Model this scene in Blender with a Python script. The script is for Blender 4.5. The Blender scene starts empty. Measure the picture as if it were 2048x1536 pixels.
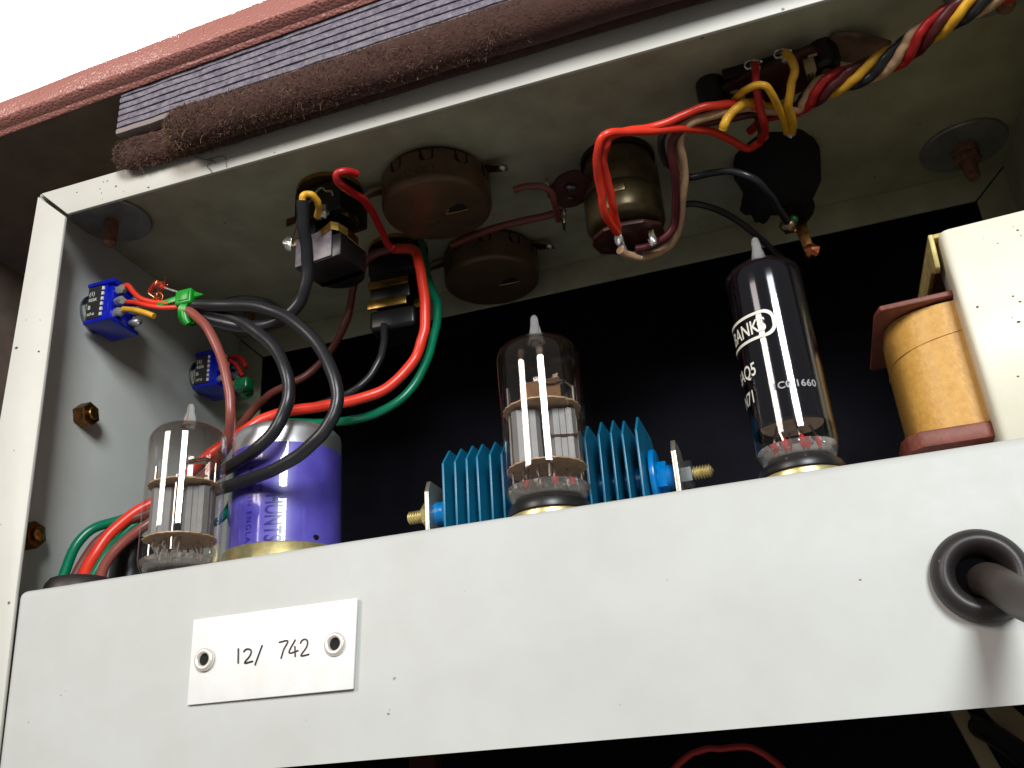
import bpy, bmesh, math, random
from mathutils import Vector, Matrix, noise
random.seed(7)
SC = bpy.context.scene
COL = SC.collection
K = 0.001                      # everything below is written in millimetres
# ------------------------------------------------------------------ camera
cam_d = bpy.data.cameras.new("camera")
cam_d.sensor_width = 36.0
cam_d.lens = 36.0 * 1843.26 / 2048.0
cam_d.clip_start = 0.01
cam_d.clip_end = 50.0
cam = bpy.data.objects.new("camera", cam_d)
COL.objects.link(cam)
RX, RD, RF = (0.94752168, 0.31286, -0.06573645), (-0.18381325, 0.36491868, -0.91271411), (-0.26156328, 0.87687964, 0.40327617)
cam.matrix_world = Matrix(((RX[0], -RD[0], -RF[0], 207.409 * K), (RX[1], -RD[1], -RF[1], -198.464 * K),
                           (RX[2], -RD[2], -RF[2], -58.638 * K), (0, 0, 0, 1)))
SC.camera = cam
# ------------------------------------------------------------------ world and lamps
SC.view_settings.view_transform = 'Standard'
SC.view_settings.look = 'None'
SC.view_settings.exposure = 0.0
SC.view_settings.gamma = 1.0
w = bpy.data.worlds.new("World")
SC.world = w
w.use_nodes = True
bg = w.node_tree.nodes["Background"]
bg.inputs[0].default_value = (1.0, 0.97, 0.92, 1)
bg.inputs[1].default_value = 0.15
def area(name, loc, target, sx, sy, power, color):
    d = bpy.data.lights.new(name, 'AREA')
    d.shape = 'RECTANGLE'
    d.size, d.size_y, d.energy, d.color = sx * K, sy * K, power, color
    o = bpy.data.objects.new(name, d)
    COL.objects.link(o)
    o.location = Vector(loc) * K
    o.rotation_euler = (Vector(target) - Vector(loc)).to_track_quat('-Z', 'Y').to_euler()
    return o
TGT = (130, 15, 30)
area("tube_lamp_cool", (716, -1365, 575), TGT, 430, 570, 28.5, (0.93, 0.975, 1.0))
area("tube_lamp_warm", (-643, -1270, 570), TGT, 430, 560, 12.5, (1.0, 0.90, 0.83))
area("wall_fill", (-500, 500, 1900), (-900, 1500, 1300), 900, 500, 260, (1.0, 0.98, 0.95))  # added light, out of view, only whitens the background wall
SC.cycles.max_bounces = 10
SC.cycles.transparent_max_bounces = 24
SC.cycles.transmission_bounces = 8
SC.cycles.glossy_bounces = 4
SC.cycles.blur_glossy = 0.5
SC.cycles.sample_clamp_indirect = 6.0
# ------------------------------------------------------------------ materials
def s(r, g, b):
    f = lambda c: c / 255 / 12.92 if c / 255 <= 0.04045 else ((c / 255 + 0.055) / 1.055) ** 2.4
    return (f(r), f(g), f(b))
MT = {}
def mat(name, col, rough=0.5, metal=0.0, bump=None, var=None, coat=0.0, spec=0.5, specks=None, sheen=0.0, rvar=0.0):
    m = bpy.data.materials.new(name)
    m.use_nodes = True
    nt = m.node_tree
    N, L = nt.nodes, nt.links
    b = N["Principled BSDF"]
    b.inputs["Base Color"].default_value = (*col, 1)
    b.inputs["Roughness"].default_value = rough
    b.inputs["Metallic"].default_value = metal
    b.inputs["Coat Weight"].default_value = coat
    b.inputs["Specular IOR Level"].default_value = spec
    if sheen:
        b.inputs["Sheen Weight"].default_value = sheen
    tc = N.new("ShaderNodeTexCoord")
    def noise_n(scale, detail=4.0, rg=0.6):
        n = N.new("ShaderNodeTexNoise")
        n.inputs["Scale"].default_value = scale
        n.inputs["Detail"].default_value = detail
        n.inputs["Roughness"].default_value = rg
        L.new(tc.outputs["Object"], n.inputs["Vector"])
        return n
    last = None
    if var:                                            # (feature size mm, other colour, amount)
        n = noise_n(1000.0 / var[0])
        r = N.new("ShaderNodeMapRange")
        r.inputs["From Min"].default_value, r.inputs["From Max"].default_value = 0.35, 0.7
        r.inputs["To Max"].default_value = var[2]
        L.new(n.outputs["Fac"], r.inputs["Value"])
        mx = N.new("ShaderNodeMix"); mx.data_type = 'RGBA'
        mx.inputs["A"].default_value = (*col, 1); mx.inputs["B"].default_value = (*var[1], 1)
        L.new(r.outputs["Result"], mx.inputs["Factor"])
        last = mx.outputs["Result"]
    if specks:                                         # (cell mm, speck radius fraction, colour, density)
        v = N.new("ShaderNodeTexVoronoi")
        v.inputs["Scale"].default_value = 1000.0 / specks[0]
        L.new(tc.outputs["Object"], v.inputs["Vector"])
        wn = noise_n(1000.0 / (specks[0] * 0.12), 3)
        ad = N.new("ShaderNodeMath"); ad.operation = 'MULTIPLY_ADD'
        L.new(wn.outputs["Fac"], ad.inputs[0]); ad.inputs[1].default_value = 0.10
        L.new(v.outputs["Distance"], ad.inputs[2])
        lt = N.new("ShaderNodeMapRange")
        lt.inputs["From Min"].default_value = specks[1] + 0.05
        lt.inputs["From Max"].default_value = specks[1] + 0.075
        lt.inputs["To Min"].default_value, lt.inputs["To Max"].default_value = 1.0, 0.0
        L.new(ad.outputs[0], lt.inputs["Value"])
        sep = N.new("ShaderNodeSeparateColor"); L.new(v.outputs["Color"], sep.inputs[0])
        gt = N.new("ShaderNodeMath"); gt.operation = 'LESS_THAN'; gt.inputs[1].default_value = specks[3]
        L.new(sep.outputs[0], gt.inputs[0])
        mu = N.new("ShaderNodeMath"); mu.operation = 'MULTIPLY'
        L.new(lt.outputs[0], mu.inputs[0]); L.new(gt.outputs[0], mu.inputs[1])
        mx2 = N.new("ShaderNodeMix"); mx2.data_type = 'RGBA'
        mx2.inputs["A"].default_value = (*col, 1)
        if last: L.new(last, mx2.inputs["A"])
        mx2.inputs["B"].default_value = (*specks[2], 1)
        L.new(mu.outputs[0], mx2.inputs["Factor"])
        last = mx2.outputs["Result"]
    if last: L.new(last, b.inputs["Base Color"])
    if rvar:
        n = noise_n(250.0)
        r = N.new("ShaderNodeMapRange")
        r.inputs["To Min"].default_value, r.inputs["To Max"].default_value = max(0.03, rough - rvar), min(1, rough + rvar)
        L.new(n.outputs["Fac"], r.inputs["Value"]); L.new(r.outputs[0], b.inputs["Roughness"])
    if bump:                                           # (feature mm, distance mm, strength)
        n = noise_n(1000.0 / bump[0], 5)
        bp = N.new("ShaderNodeBump")
        bp.inputs["Strength"].default_value = bump[2]
        bp.inputs["Distance"].default_value = bump[1] * K
        L.new(n.outputs["Fac"], bp.inputs["Height"]); L.new(bp.outputs[0], b.inputs["Normal"])
    MT[name] = m
    return m
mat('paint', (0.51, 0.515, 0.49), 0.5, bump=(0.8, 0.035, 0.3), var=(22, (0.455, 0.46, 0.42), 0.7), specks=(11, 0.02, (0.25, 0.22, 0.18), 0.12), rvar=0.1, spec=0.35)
mat('paint_side_lit', (0.58, 0.595, 0.56), 0.5, bump=(0.8, 0.035, 0.3), var=(20, (0.52, 0.53, 0.49), 0.7), specks=(10, 0.03, (0.2, 0.18, 0.14), 0.12), spec=0.35)  # same paint, lightened to stand in for lamp light on the left panel
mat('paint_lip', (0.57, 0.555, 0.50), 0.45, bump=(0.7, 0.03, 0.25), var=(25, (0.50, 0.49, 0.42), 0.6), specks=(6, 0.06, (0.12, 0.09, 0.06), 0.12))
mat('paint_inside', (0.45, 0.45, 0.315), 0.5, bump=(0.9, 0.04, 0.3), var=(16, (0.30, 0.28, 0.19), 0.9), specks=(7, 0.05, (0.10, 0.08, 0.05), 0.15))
mat('red', s(228, 58, 38), 0.32, bump=(3, 0.1, 0.2)); mat('rdd', s(176, 26, 26), 0.38, bump=(3, 0.1, 0.2)); mat('rdu', s(190, 50, 45), 0.5)
mat('grn', s(0, 112, 78), 0.3); mat('brn', s(138, 72, 62), 0.33); mat('brd', s(112, 58, 48), 0.4); mat('mar', s(84, 26, 30), 0.4)
mat('blk', s(34, 34, 37), 0.33, bump=(2, 0.06, 0.2)); mat('cream', s(205, 168, 130), 0.42, var=(3, s(160, 120, 90), 0.5)); mat('yel', s(226, 172, 44), 0.4, var=(3, s(190, 130, 30), 0.5))
mat('copper', s(200, 120, 80), 0.35, 1.0); mat('solder', s(205, 203, 198), 0.24, 0.7, bump=(0.8, 0.3, 0.6))
mat('tag_metal', s(150, 130, 95), 0.38, 1.0, bump=(1.0, 0.1, 0.4)); mat('brass', s(196, 158, 84), 0.3, 1.0, bump=(1.2, 0.05, 0.3), var=(2, s(120, 90, 45), 0.8))
mat('old_brass', s(140, 98, 52), 0.42, 1.0, var=(2, s(70, 45, 25), 0.9)); mat('gold', s(222, 208, 154), 0.32, 0.75, bump=(1.0, 0.05, 0.3), var=(2.5, s(180, 160, 80), 0.7))
mat('rust', s(150, 112, 90), 0.6, 0.3, bump=(0.6, 0.15, 0.5), var=(1.5, s(100, 60, 42), 0.8)); mat('steel', s(150, 155, 158), 0.4, 1.0, rvar=0.12)
mat('zinc', s(146, 148, 144), 0.42, 0.4, var=(6, s(112, 114, 112), 0.8)); mat('plate_steel', s(200, 195, 180), 0.38, 0.9, var=(4, s(150, 145, 130), 0.6), bump=(0.8, 0.04, 0.3))
mat('alu', s(222, 222, 222), 0.36, 0.9, rvar=0.08, bump=(1.5, 0.04, 0.2)); mat('purple', s(80, 70, 170), 0.38, coat=1.0, var=(9, s(98, 88, 186), 0.9), bump=(6, 0.12, 0.35), specks=(6, 0.02, s(150, 140, 190), 0.15))
mat('ink', s(44, 34, 120), 0.3); mat('ink_black', s(16, 14, 20), 0.4); mat('ink_brown', s(58, 40, 34), 0.5)
mat('blue_fin', s(16, 110, 144), 0.34, bump=(2.5, 0.08, 0.35), var=(5, s(8, 92, 124), 0.8), spec=0.6); mat('blue_plastic', s(0, 120, 190), 0.25)
mat('trim_blue', s(10, 28, 170), 0.28); mat('trim_label', s(44, 40, 40), 0.45); mat('jack_plate', s(120, 112, 118), 0.4, bump=(1.2, 0.1, 0.5), var=(2.5, s(78, 70, 76), 0.9)); mat('chip', s(84, 68, 54), 0.8); mat('chip_pale', s(128, 118, 104), 0.7); mat('white_print', s(225, 222, 210), 0.5); mat('grey_print', s(150, 150, 152), 0.5)
mat('tie_green', s(18, 140, 34), 0.35); mat('tie_dark', s(10, 92, 52), 0.3)
mat('bakelite', s(24, 22, 24), 0.36, bump=(3, 0.06, 0.3)); mat('rubber', s(36, 32, 33), 0.45, bump=(1.5, 0.08, 0.3), var=(5, s(50, 43, 41), 0.7)); mat('cable_sheath', s(50, 46, 45), 0.4, var=(8, s(72, 58, 48), 0.6), bump=(4, 0.1, 0.2))
mat('fuzzy_black', s(24, 24, 28), 0.95, bump=(0.7, 0.8, 1.0)); mat('paxolin', s(70, 32, 26), 0.42, var=(5, s(48, 22, 20), 0.8), bump=(0.8, 0.05, 0.4))
mat('bronze', s(108, 86, 62), 0.34, 0.35, var=(8, s(84, 66, 48), 0.7), rvar=0.1, bump=(1.5, 0.04, 0.3)); mat('dark_can', s(104, 92, 62), 0.36, 0.5, var=(6, s(62, 54, 38), 0.8), rvar=0.1)
mat('hole', (0.004, 0.004, 0.004), 0.9)
mat('tag_white', (0.82, 0.81, 0.79), 0.32, var=(7, (0.74, 0.71, 0.64), 0.6), bump=(2, 0.02, 0.3)); mat('eyelet', s(232, 224, 214), 0.3, 0.45)
mat('cover_white', (0.84, 0.80, 0.66), 0.36, 0.0, bump=(1.2, 0.05, 0.3), var=(10, (0.80, 0.77, 0.60), 0.7), specks=(6, 0.06, (0.12, 0.09, 0.08), 0.25)); mat('cover_edge', s(205, 190, 120), 0.5, 0.3, bump=(0.7, 0.08, 0.5), var=(3, s(160, 140, 90), 0.8))
mat('winding', s(206, 158, 78), 0.42, bump=(1.3, 0.2, 0.7), var=(1.6, s(186, 136, 62), 0.8)); mat('fibre', s(128, 66, 50), 0.55, bump=(1.0, 0.15, 0.5), var=(3, s(90, 42, 34), 0.8))
mat('core', s(30, 26, 26), 0.6, 0.4)
mat('felt', s(66, 44, 38), 0.95, bump=(0.9, 0.6, 1.0), var=(4, s(80, 56, 48), 0.8), sheen=0.1, spec=0.1); mat('felt_hair', s(138, 106, 90), 0.8, spec=0.2); mat('felt_hair_pale', s(180, 150, 110), 0.7, spec=0.2)
mat('ply', s(92, 86, 100), 0.5, bump=(0.7, 0.35, 1.0), var=(1.8, s(140, 132, 140), 0.9), rvar=0.15); mat('ply_pale', s(132, 120, 116), 0.7, bump=(0.8, 0.15, 0.5))
mat('wood_dark', s(108, 92, 80), 0.75, bump=(1.5, 0.1, 0.4), var=(12, s(84, 70, 64), 0.8)); mat('unlit_black', (0.008, 0.008, 0.012), 1.0, spec=0.1, var=(40, (0.004, 0.004, 0.006), 1.0), bump=(3, 0.3, 0.6))  # near-black boards: the darkness inside the cabinet is put into their colour
mat('wall', (0.85, 0.85, 0.85), 0.8); mat('paper_tag', s(136, 106, 84), 0.7, var=(5, s(84, 58, 48), 0.9)); mat('cobweb', s(40, 36, 34), 0.8)
mat('tin_tag', s(196, 176, 138), 0.35, 0.6, bump=(1.0, 0.1, 0.4)); mat('mica', s(196, 162, 124), 0.4, var=(3, s(150, 118, 86), 0.8)); mat('anode', s(128, 126, 124), 0.5, 0.2, var=(4, s(112, 110, 108), 0.7)); mat('nickel', s(190, 176, 165), 0.25, 1.0); mat('bead', s(178, 36, 26), 0.3)
mat('mirror_black', (0.006, 0.007, 0.016), 0.12, spec=0.7, var=(3.0, (0.014, 0.016, 0.05), 0.5)); mat('strip_beige', s(150, 132, 100), 0.6)
# leatherette: pebbled grain
m = mat('leatherette', s(170, 112, 102), 0.3)
nt = m.node_tree
v = nt.nodes.new("ShaderNodeTexVoronoi"); v.inputs["Scale"].default_value = 1000 / 0.85; v.feature = 'SMOOTH_F1'
tc = nt.nodes.new("ShaderNodeTexCoord"); nt.links.new(tc.outputs["Object"], v.inputs["Vector"])
bp = nt.nodes.new("ShaderNodeBump"); bp.invert = True; bp.inputs["Strength"].default_value = 0.9; bp.inputs["Distance"].default_value = 0.45 * K
nt.links.new(v.outputs["Distance"], bp.inputs["Height"]); nt.links.new(bp.outputs[0], nt.nodes["Principled BSDF"].inputs["Normal"])
def thin_glass(name, tint, f0=0.05, gain=0.75, rough=0.02):
    m = bpy.data.materials.new(name); m.use_nodes = True
    nt = m.node_tree; N, L = nt.nodes, nt.links
    N.remove(N["Principled BSDF"])
    t = N.new("ShaderNodeBsdfTransparent"); t.inputs[0].default_value = (*tint, 1)
    g = N.new("ShaderNodeBsdfAnisotropic"); g.inputs["Roughness"].default_value = rough; g.inputs["Color"].default_value = (1, 1, 1, 1)
    lw = N.new("ShaderNodeLayerWeight"); lw.inputs[0].default_value = 0.5
    p = N.new("ShaderNodeMath"); p.operation = 'POWER'; p.inputs[1].default_value = 4.0
    L.new(lw.outputs["Facing"], p.inputs[0])
    a = N.new("ShaderNodeMath"); a.operation = 'MULTIPLY_ADD'; a.inputs[1].default_value = gain; a.inputs[2].default_value = f0
    L.new(p.outputs[0], a.inputs[0])
    mx = N.new("ShaderNodeMixShader"); L.new(a.outputs[0], mx.inputs[0]); L.new(t.outputs[0], mx.inputs[1]); L.new(g.outputs[0], mx.inputs[2])
    L.new(mx.outputs[0], N["Material Output"].inputs["Surface"])
    MT[name] = m
thin_glass('glass', (0.95, 0.94, 0.93), 0.075, 0.5)
thin_glass('glass_dark', (0.95, 0.95, 0.97), 0.06, 0.35)
m = bpy.data.materials.new('bright_glass'); m.use_nodes = True  # clear glass; a slight pale diffuse share stands in for caught light
nt = m.node_tree; b = nt.nodes["Principled BSDF"]; b.inputs["Transmission Weight"].default_value = 0.94; b.inputs["Roughness"].default_value = 0.02; b.inputs["IOR"].default_value = 1.48; b.inputs["Base Color"].default_value = (0.95, 0.92, 0.87, 1)
MT['bright_glass'] = m
m = bpy.data.materials.new('tip_glass'); m.use_nodes = True  # clear tips brightened by a whitish diffuse share in place of reflections
b = m.node_tree.nodes["Principled BSDF"]; b.inputs["Transmission Weight"].default_value = 0.84; b.inputs["Roughness"].default_value = 0.04; b.inputs["IOR"].default_value = 1.48; b.inputs["Base Color"].default_value = (0.92, 0.91, 0.90, 1)
MT['tip_glass'] = m
m = bpy.data.materials.new('solid_glass'); m.use_nodes = True
b = m.node_tree.nodes["Principled BSDF"]; b.inputs["Transmission Weight"].default_value = 1.0; b.inputs["Roughness"].default_value = 0.04; b.inputs["IOR"].default_value = 1.48; b.inputs["Base Color"].default_value = (0.95, 0.93, 0.89, 1)
MT['solid_glass'] = m
def coating(name, z_lo, z_hi, col, trans, rough=0.12, hi=1.0):
    """Metal film on the inside of the glass: absent below z_lo, full above z_hi (object space, mm)."""
    m = bpy.data.materials.new(name); m.use_nodes = True
    nt = m.node_tree; N, L = nt.nodes, nt.links
    b = N["Principled BSDF"]; b.inputs["Base Color"].default_value = (*col, 1); b.inputs["Metallic"].default_value = 0.6; b.inputs["Roughness"].default_value = rough
    t = N.new("ShaderNodeBsdfTransparent"); t.inputs[0].default_value = (*trans, 1)
    t0 = N.new("ShaderNodeBsdfTransparent")
    tc = N.new("ShaderNodeTexCoord"); sp = N.new("ShaderNodeSeparateXYZ"); L.new(tc.outputs["Object"], sp.inputs[0])
    n = N.new("ShaderNodeTexNoise"); n.inputs["Scale"].default_value = 180; L.new(tc.outputs["Object"], n.inputs["Vector"])
    ad = N.new("ShaderNodeMath"); ad.operation = 'MULTIPLY_ADD'; ad.inputs[1].default_value = 4 * K; L.new(n.outputs["Fac"], ad.inputs[0]); L.new(sp.outputs["Z"], ad.inputs[2])
    r = N.new("ShaderNodeMapRange"); r.interpolation_type = 'SMOOTHSTEP'
    r.inputs["From Min"].default_value, r.inputs["From Max"].default_value, r.inputs["To Max"].default_value = (z_lo + 2) * K, (z_hi + 2) * K, hi
    L.new(ad.outputs[0], r.inputs["Value"])
    film = N.new("ShaderNodeMixShader"); film.inputs[0].default_value = 0.3; L.new(t.outputs[0], film.inputs[1]); L.new(b.outputs[0], film.inputs[2])
    mx = N.new("ShaderNodeMixShader"); L.new(r.outputs[0], mx.inputs[0]); L.new(t0.outputs[0], mx.inputs[1]); L.new(film.outputs[0], mx.inputs[2])
    L.new(mx.outputs[0], N["Material Output"].inputs["Surface"])
    MT[name] = m
# ------------------------------------------------------------------ mesh helpers (mm)
class MB:
    def __init__(self): self.v = []; self.f = []
    def add(self, v, f):
        o = len(self.v); self.v += [tuple(p) for p in v]; self.f += [tuple(i + o for i in q) for q in f]; return self
    def hexa(self, p):                                  # 4 bottom, 4 top, same order
        return self.add(p, [(3, 2, 1, 0), (4, 5, 6, 7), (0, 1, 5, 4), (1, 2, 6, 5), (2, 3, 7, 6), (3, 0, 4, 7)])
    def box(self, x0, x1, y0, y1, z0, z1):
        return self.hexa([(x0, y0, z0), (x1, y0, z0), (x1, y1, z0), (x0, y1, z0), (x0, y0, z1), (x1, y0, z1), (x1, y1, z1), (x0, y1, z1)])
    def prism(self, poly, vec):
        n = len(poly); vec = Vector(vec)
        a = [Vector(p) for p in poly]
        return self.add(a + [p + vec for p in a], [tuple(range(n))[::-1], tuple(range(n, 2 * n))] + [(i, (i + 1) % n, n + (i + 1) % n, n + i) for i in range(n)])
    def lathe(self, prof, org=(0, 0, 0), axis=(0, 0, 1), n=32, close=False, wob=0.0):
        ax = Vector(axis).normalized(); u = ax.orthogonal().normalized()
        if abs(ax.z) > 0.99: u = Vector((1, 0, 0))
        w_ = ax.cross(u); org = Vector(org); v = []; f = []
        for (r, h) in prof:
            for i in range(n):
                t = 2 * math.pi * i / n
                rr = r * (1 + wob * noise.noise((math.cos(t) * 2, math.sin(t) * 2, h * 0.2)))
                v.append(org + ax * h + (u * math.cos(t) + w_ * math.sin(t)) * rr)
        m_ = len(prof)
        for j in range(m_ if close else m_ - 1):
            for i in range(n):
                a, b_ = j * n + i, j * n + (i + 1) % n; c, d = ((j + 1) % m_) * n + (i + 1) % n, ((j + 1) % m_) * n + i
                f.append((a, b_, c, d))
        return self.add(v, f)
    def cyl(self, p0, p1, r0, r1=None, n=20, bev=0.0):
        p0, p1 = Vector(p0), Vector(p1); h = (p1 - p0).length; r1 = r0 if r1 is None else r1
        if bev: prof = [(0.001, 0), (r0 - bev, 0), (r0 - bev * 0.3, bev * 0.3), (r0, bev), (r1, h - bev), (r1 - bev * 0.3, h - bev * 0.3), (r1 - bev, h), (0.001, h)]
        else: prof = [(0.001, 0), (r0, 0), (r1, h), (0.001, h)]
        return self.lathe(prof, p0, p1 - p0, n)
    def ring(self, org, axis, r0, r1, h, n=28):
        return self.lathe([(r0, 0), (r1, 0), (r1, h), (r0, h)], org, axis, n, close=True)
    def tube(self, pts, r, n=10, caps=True, flat=None):
        P = [Vector(p) for p in pts]; T = []
        for i in range(len(P)):
            d = P[min(i + 1, len(P) - 1)] - P[max(i - 1, 0)]; T.append(d.normalized() if d.length > 1e-9 else Vector((0, 0, 1)))
        u = T[0].orthogonal().normalized(); v = []; f = []
        for i, p in enumerate(P):
            u = (u - T[i] * u.dot(T[i])).normalized(); q = T[i].cross(u)
            rr = r[i] if isinstance(r, (list, tuple)) else r
            for k in range(n):
                t = 2 * math.pi * k / n; v.append(p + (u * math.cos(t) + q * math.sin(t)) * rr)
        for i in range(len(P) - 1):
            for k in range(n):
                f.append((i * n + k, i * n + (k + 1) % n, (i + 1) * n + (k + 1) % n, (i + 1) * n + k))
        if caps: f += [tuple(range(n))[::-1], tuple(range((len(P) - 1) * n, len(P) * n))]
        return self.add(v, f)
    def blob(self, c, r, amp=0.35, sq=(1, 1, 1), seed=0, nu=12, nv=8):
        v = []; f = []; c = Vector(c)
        for j in range(nv + 1):
            ph = math.pi * j / nv
            for i in range(nu):
                t = 2 * math.pi * i / nu; d = Vector((math.sin(ph) * math.cos(t), math.sin(ph) * math.sin(t), math.cos(ph)))
                k = 1 + amp * noise.noise(d * 1.7 + Vector((seed * 3.1, seed, 0)))
                v.append(c + Vector((d.x * sq[0], d.y * sq[1], d.z * sq[2])) * r * k)
        for j in range(nv):
            for i in range(nu): f.append((j * nu + i, (j + 1) * nu + i, (j + 1) * nu + (i + 1) % nu, j * nu + (i + 1) % nu))
        return self.add(v, f)
    def build(self, name, material, parent=None, bevel=0.0, seg=2, smooth=35, rot=None):
        """One mesh object. Vertices are given in place; the object's origin is its parent's, or its own base centre."""
        org = Vector(parent['_org']) if parent is not None else Vector((sum(p[0] for p in self.v) / len(self.v), sum(p[1] for p in self.v) / len(self.v), min(p[2] for p in self.v)))
        bm = bmesh.new(); vs = [bm.verts.new((Vector(p) - org) * K) for p in self.v]
        for q in self.f:
            try: bm.faces.new([vs[i] for i in q])
            except ValueError: pass
        bmesh.ops.remove_doubles(bm, verts=bm.verts, dist=2e-6)
        bmesh.ops.recalc_face_normals(bm, faces=bm.faces)
        if bevel:
            ed = [e for e in bm.edges if len(e.link_faces) == 2 and e.calc_face_angle(0) > 0.5]
            bmesh.ops.bevel(bm, geom=ed, offset=bevel * K, segments=seg, profile=0.5, affect='EDGES', clamp_overlap=True)
        me = bpy.data.meshes.new(name); bm.to_mesh(me); bm.free()
        me.materials.append(MT[material])
        me.polygons.foreach_set('use_smooth', [True] * len(me.polygons))
        me.set_sharp_from_angle(angle=math.radians(smooth))
        o = bpy.data.objects.new(name, me); COL.objects.link(o)
        if parent is not None: o.parent = parent
        else: o.location = org * K
        o['_org'] = tuple(org)
        return o
def tag(o, label=None, cat=None, group=None, kind=None):
    if label: o['label'] = label
    if cat: o['category'] = cat
    if group: o['group'] = group
    if kind: o['kind'] = kind
    return o
def thing(name, loc, label, cat, group=None):
    o = bpy.data.objects.new(name, None); COL.objects.link(o)
    o.location = Vector(loc) * K; o.empty_display_size = 0.005
    o['_org'] = tuple(loc)
    return tag(o, label, cat, group)
def copy_thing(o, loc, label):
    """Copy a thing with its parts and sub-parts."""
    c = o.copy(); COL.objects.link(c); c.location = Vector(loc) * K; c['label'] = label; c['_org'] = tuple(loc)
    for ch in list(o.children):
        d = ch.copy(); COL.objects.link(d); d.parent = c
        for g in list(ch.children):
            e = g.copy(); COL.objects.link(e); e.parent = d
    return c
def smooth_path(P, n=6):
    P = [Vector(p) for p in P]; P = [2 * P[0] - P[1]] + P + [2 * P[-1] - P[-2]]; o = []
    for i in range(1, len(P) - 2):
        a, b_, c, d = P[i - 1:i + 3]
        for k in range(n):
            t = k / n
            o.append(0.5 * ((2 * b_) + (c - a) * t + (2 * a - 5 * b_ + 4 * c - d) * t * t + (3 * b_ - a - 3 * c + d) * t ** 3))
    return o + [P[-2]]
def text_bm(body, size, width=1.0, bold=0.0, space=1.0):
    cu = bpy.data.curves.new("lettering", 'FONT'); cu.body = body; cu.size = size; cu.align_x = 'LEFT'; cu.space_character = space; cu.offset = bold
    ob = bpy.data.objects.new("lettering", cu); COL.objects.link(ob)
    me = bpy.data.meshes.new_from_object(ob)
    bpy.data.objects.remove(ob); bpy.data.curves.remove(cu)
    v = [(p.co.x * width, p.co.y) for p in me.vertices]; f = [tuple(p.vertices) for p in me.polygons]
    bpy.data.meshes.remove(me)
    return v, f
def flat_shape(v, f, fn, step=0.7, axis=0):
    """Slice a flat lettering mesh finely along one axis, then map (x, y) to space."""
    bm = bmesh.new(); vs = [bm.verts.new((p[0], p[1], 0)) for p in v]
    for q in f:
        try: bm.faces.new([vs[i] for i in q])
        except ValueError: pass
    lo, hi = min(p[axis] for p in v), max(p[axis] for p in v); x = lo + step
    nrm = (1, 0, 0) if axis == 0 else (0, 1, 0)
    while x < hi:
        bmesh.ops.bisect_plane(bm, geom=bm.verts[:] + bm.edges[:] + bm.faces[:], plane_co=(x * nrm[0], x * nrm[1], 0), plane_no=nrm); x += step
    bm.verts.index_update()
    mb = MB(); mb.add([fn(p.co.x, p.co.y) for p in bm.verts], [tuple(q.index for q in fa.verts) for fa in bm.faces]); bm.free()
    return mb
def on_cyl(cx, cy, r, ang, z, rot=0):
    """Map flat lettering onto a vertical cylinder; ang = azimuth of the text start (deg), reading left to right from outside."""
    def fn(x, y):
        if rot == -90: x, y = y, -x
        a = math.radians(ang) + x / r
        return (cx + r * math.cos(a), cy + r * math.sin(a), z + y)
    return fn
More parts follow.
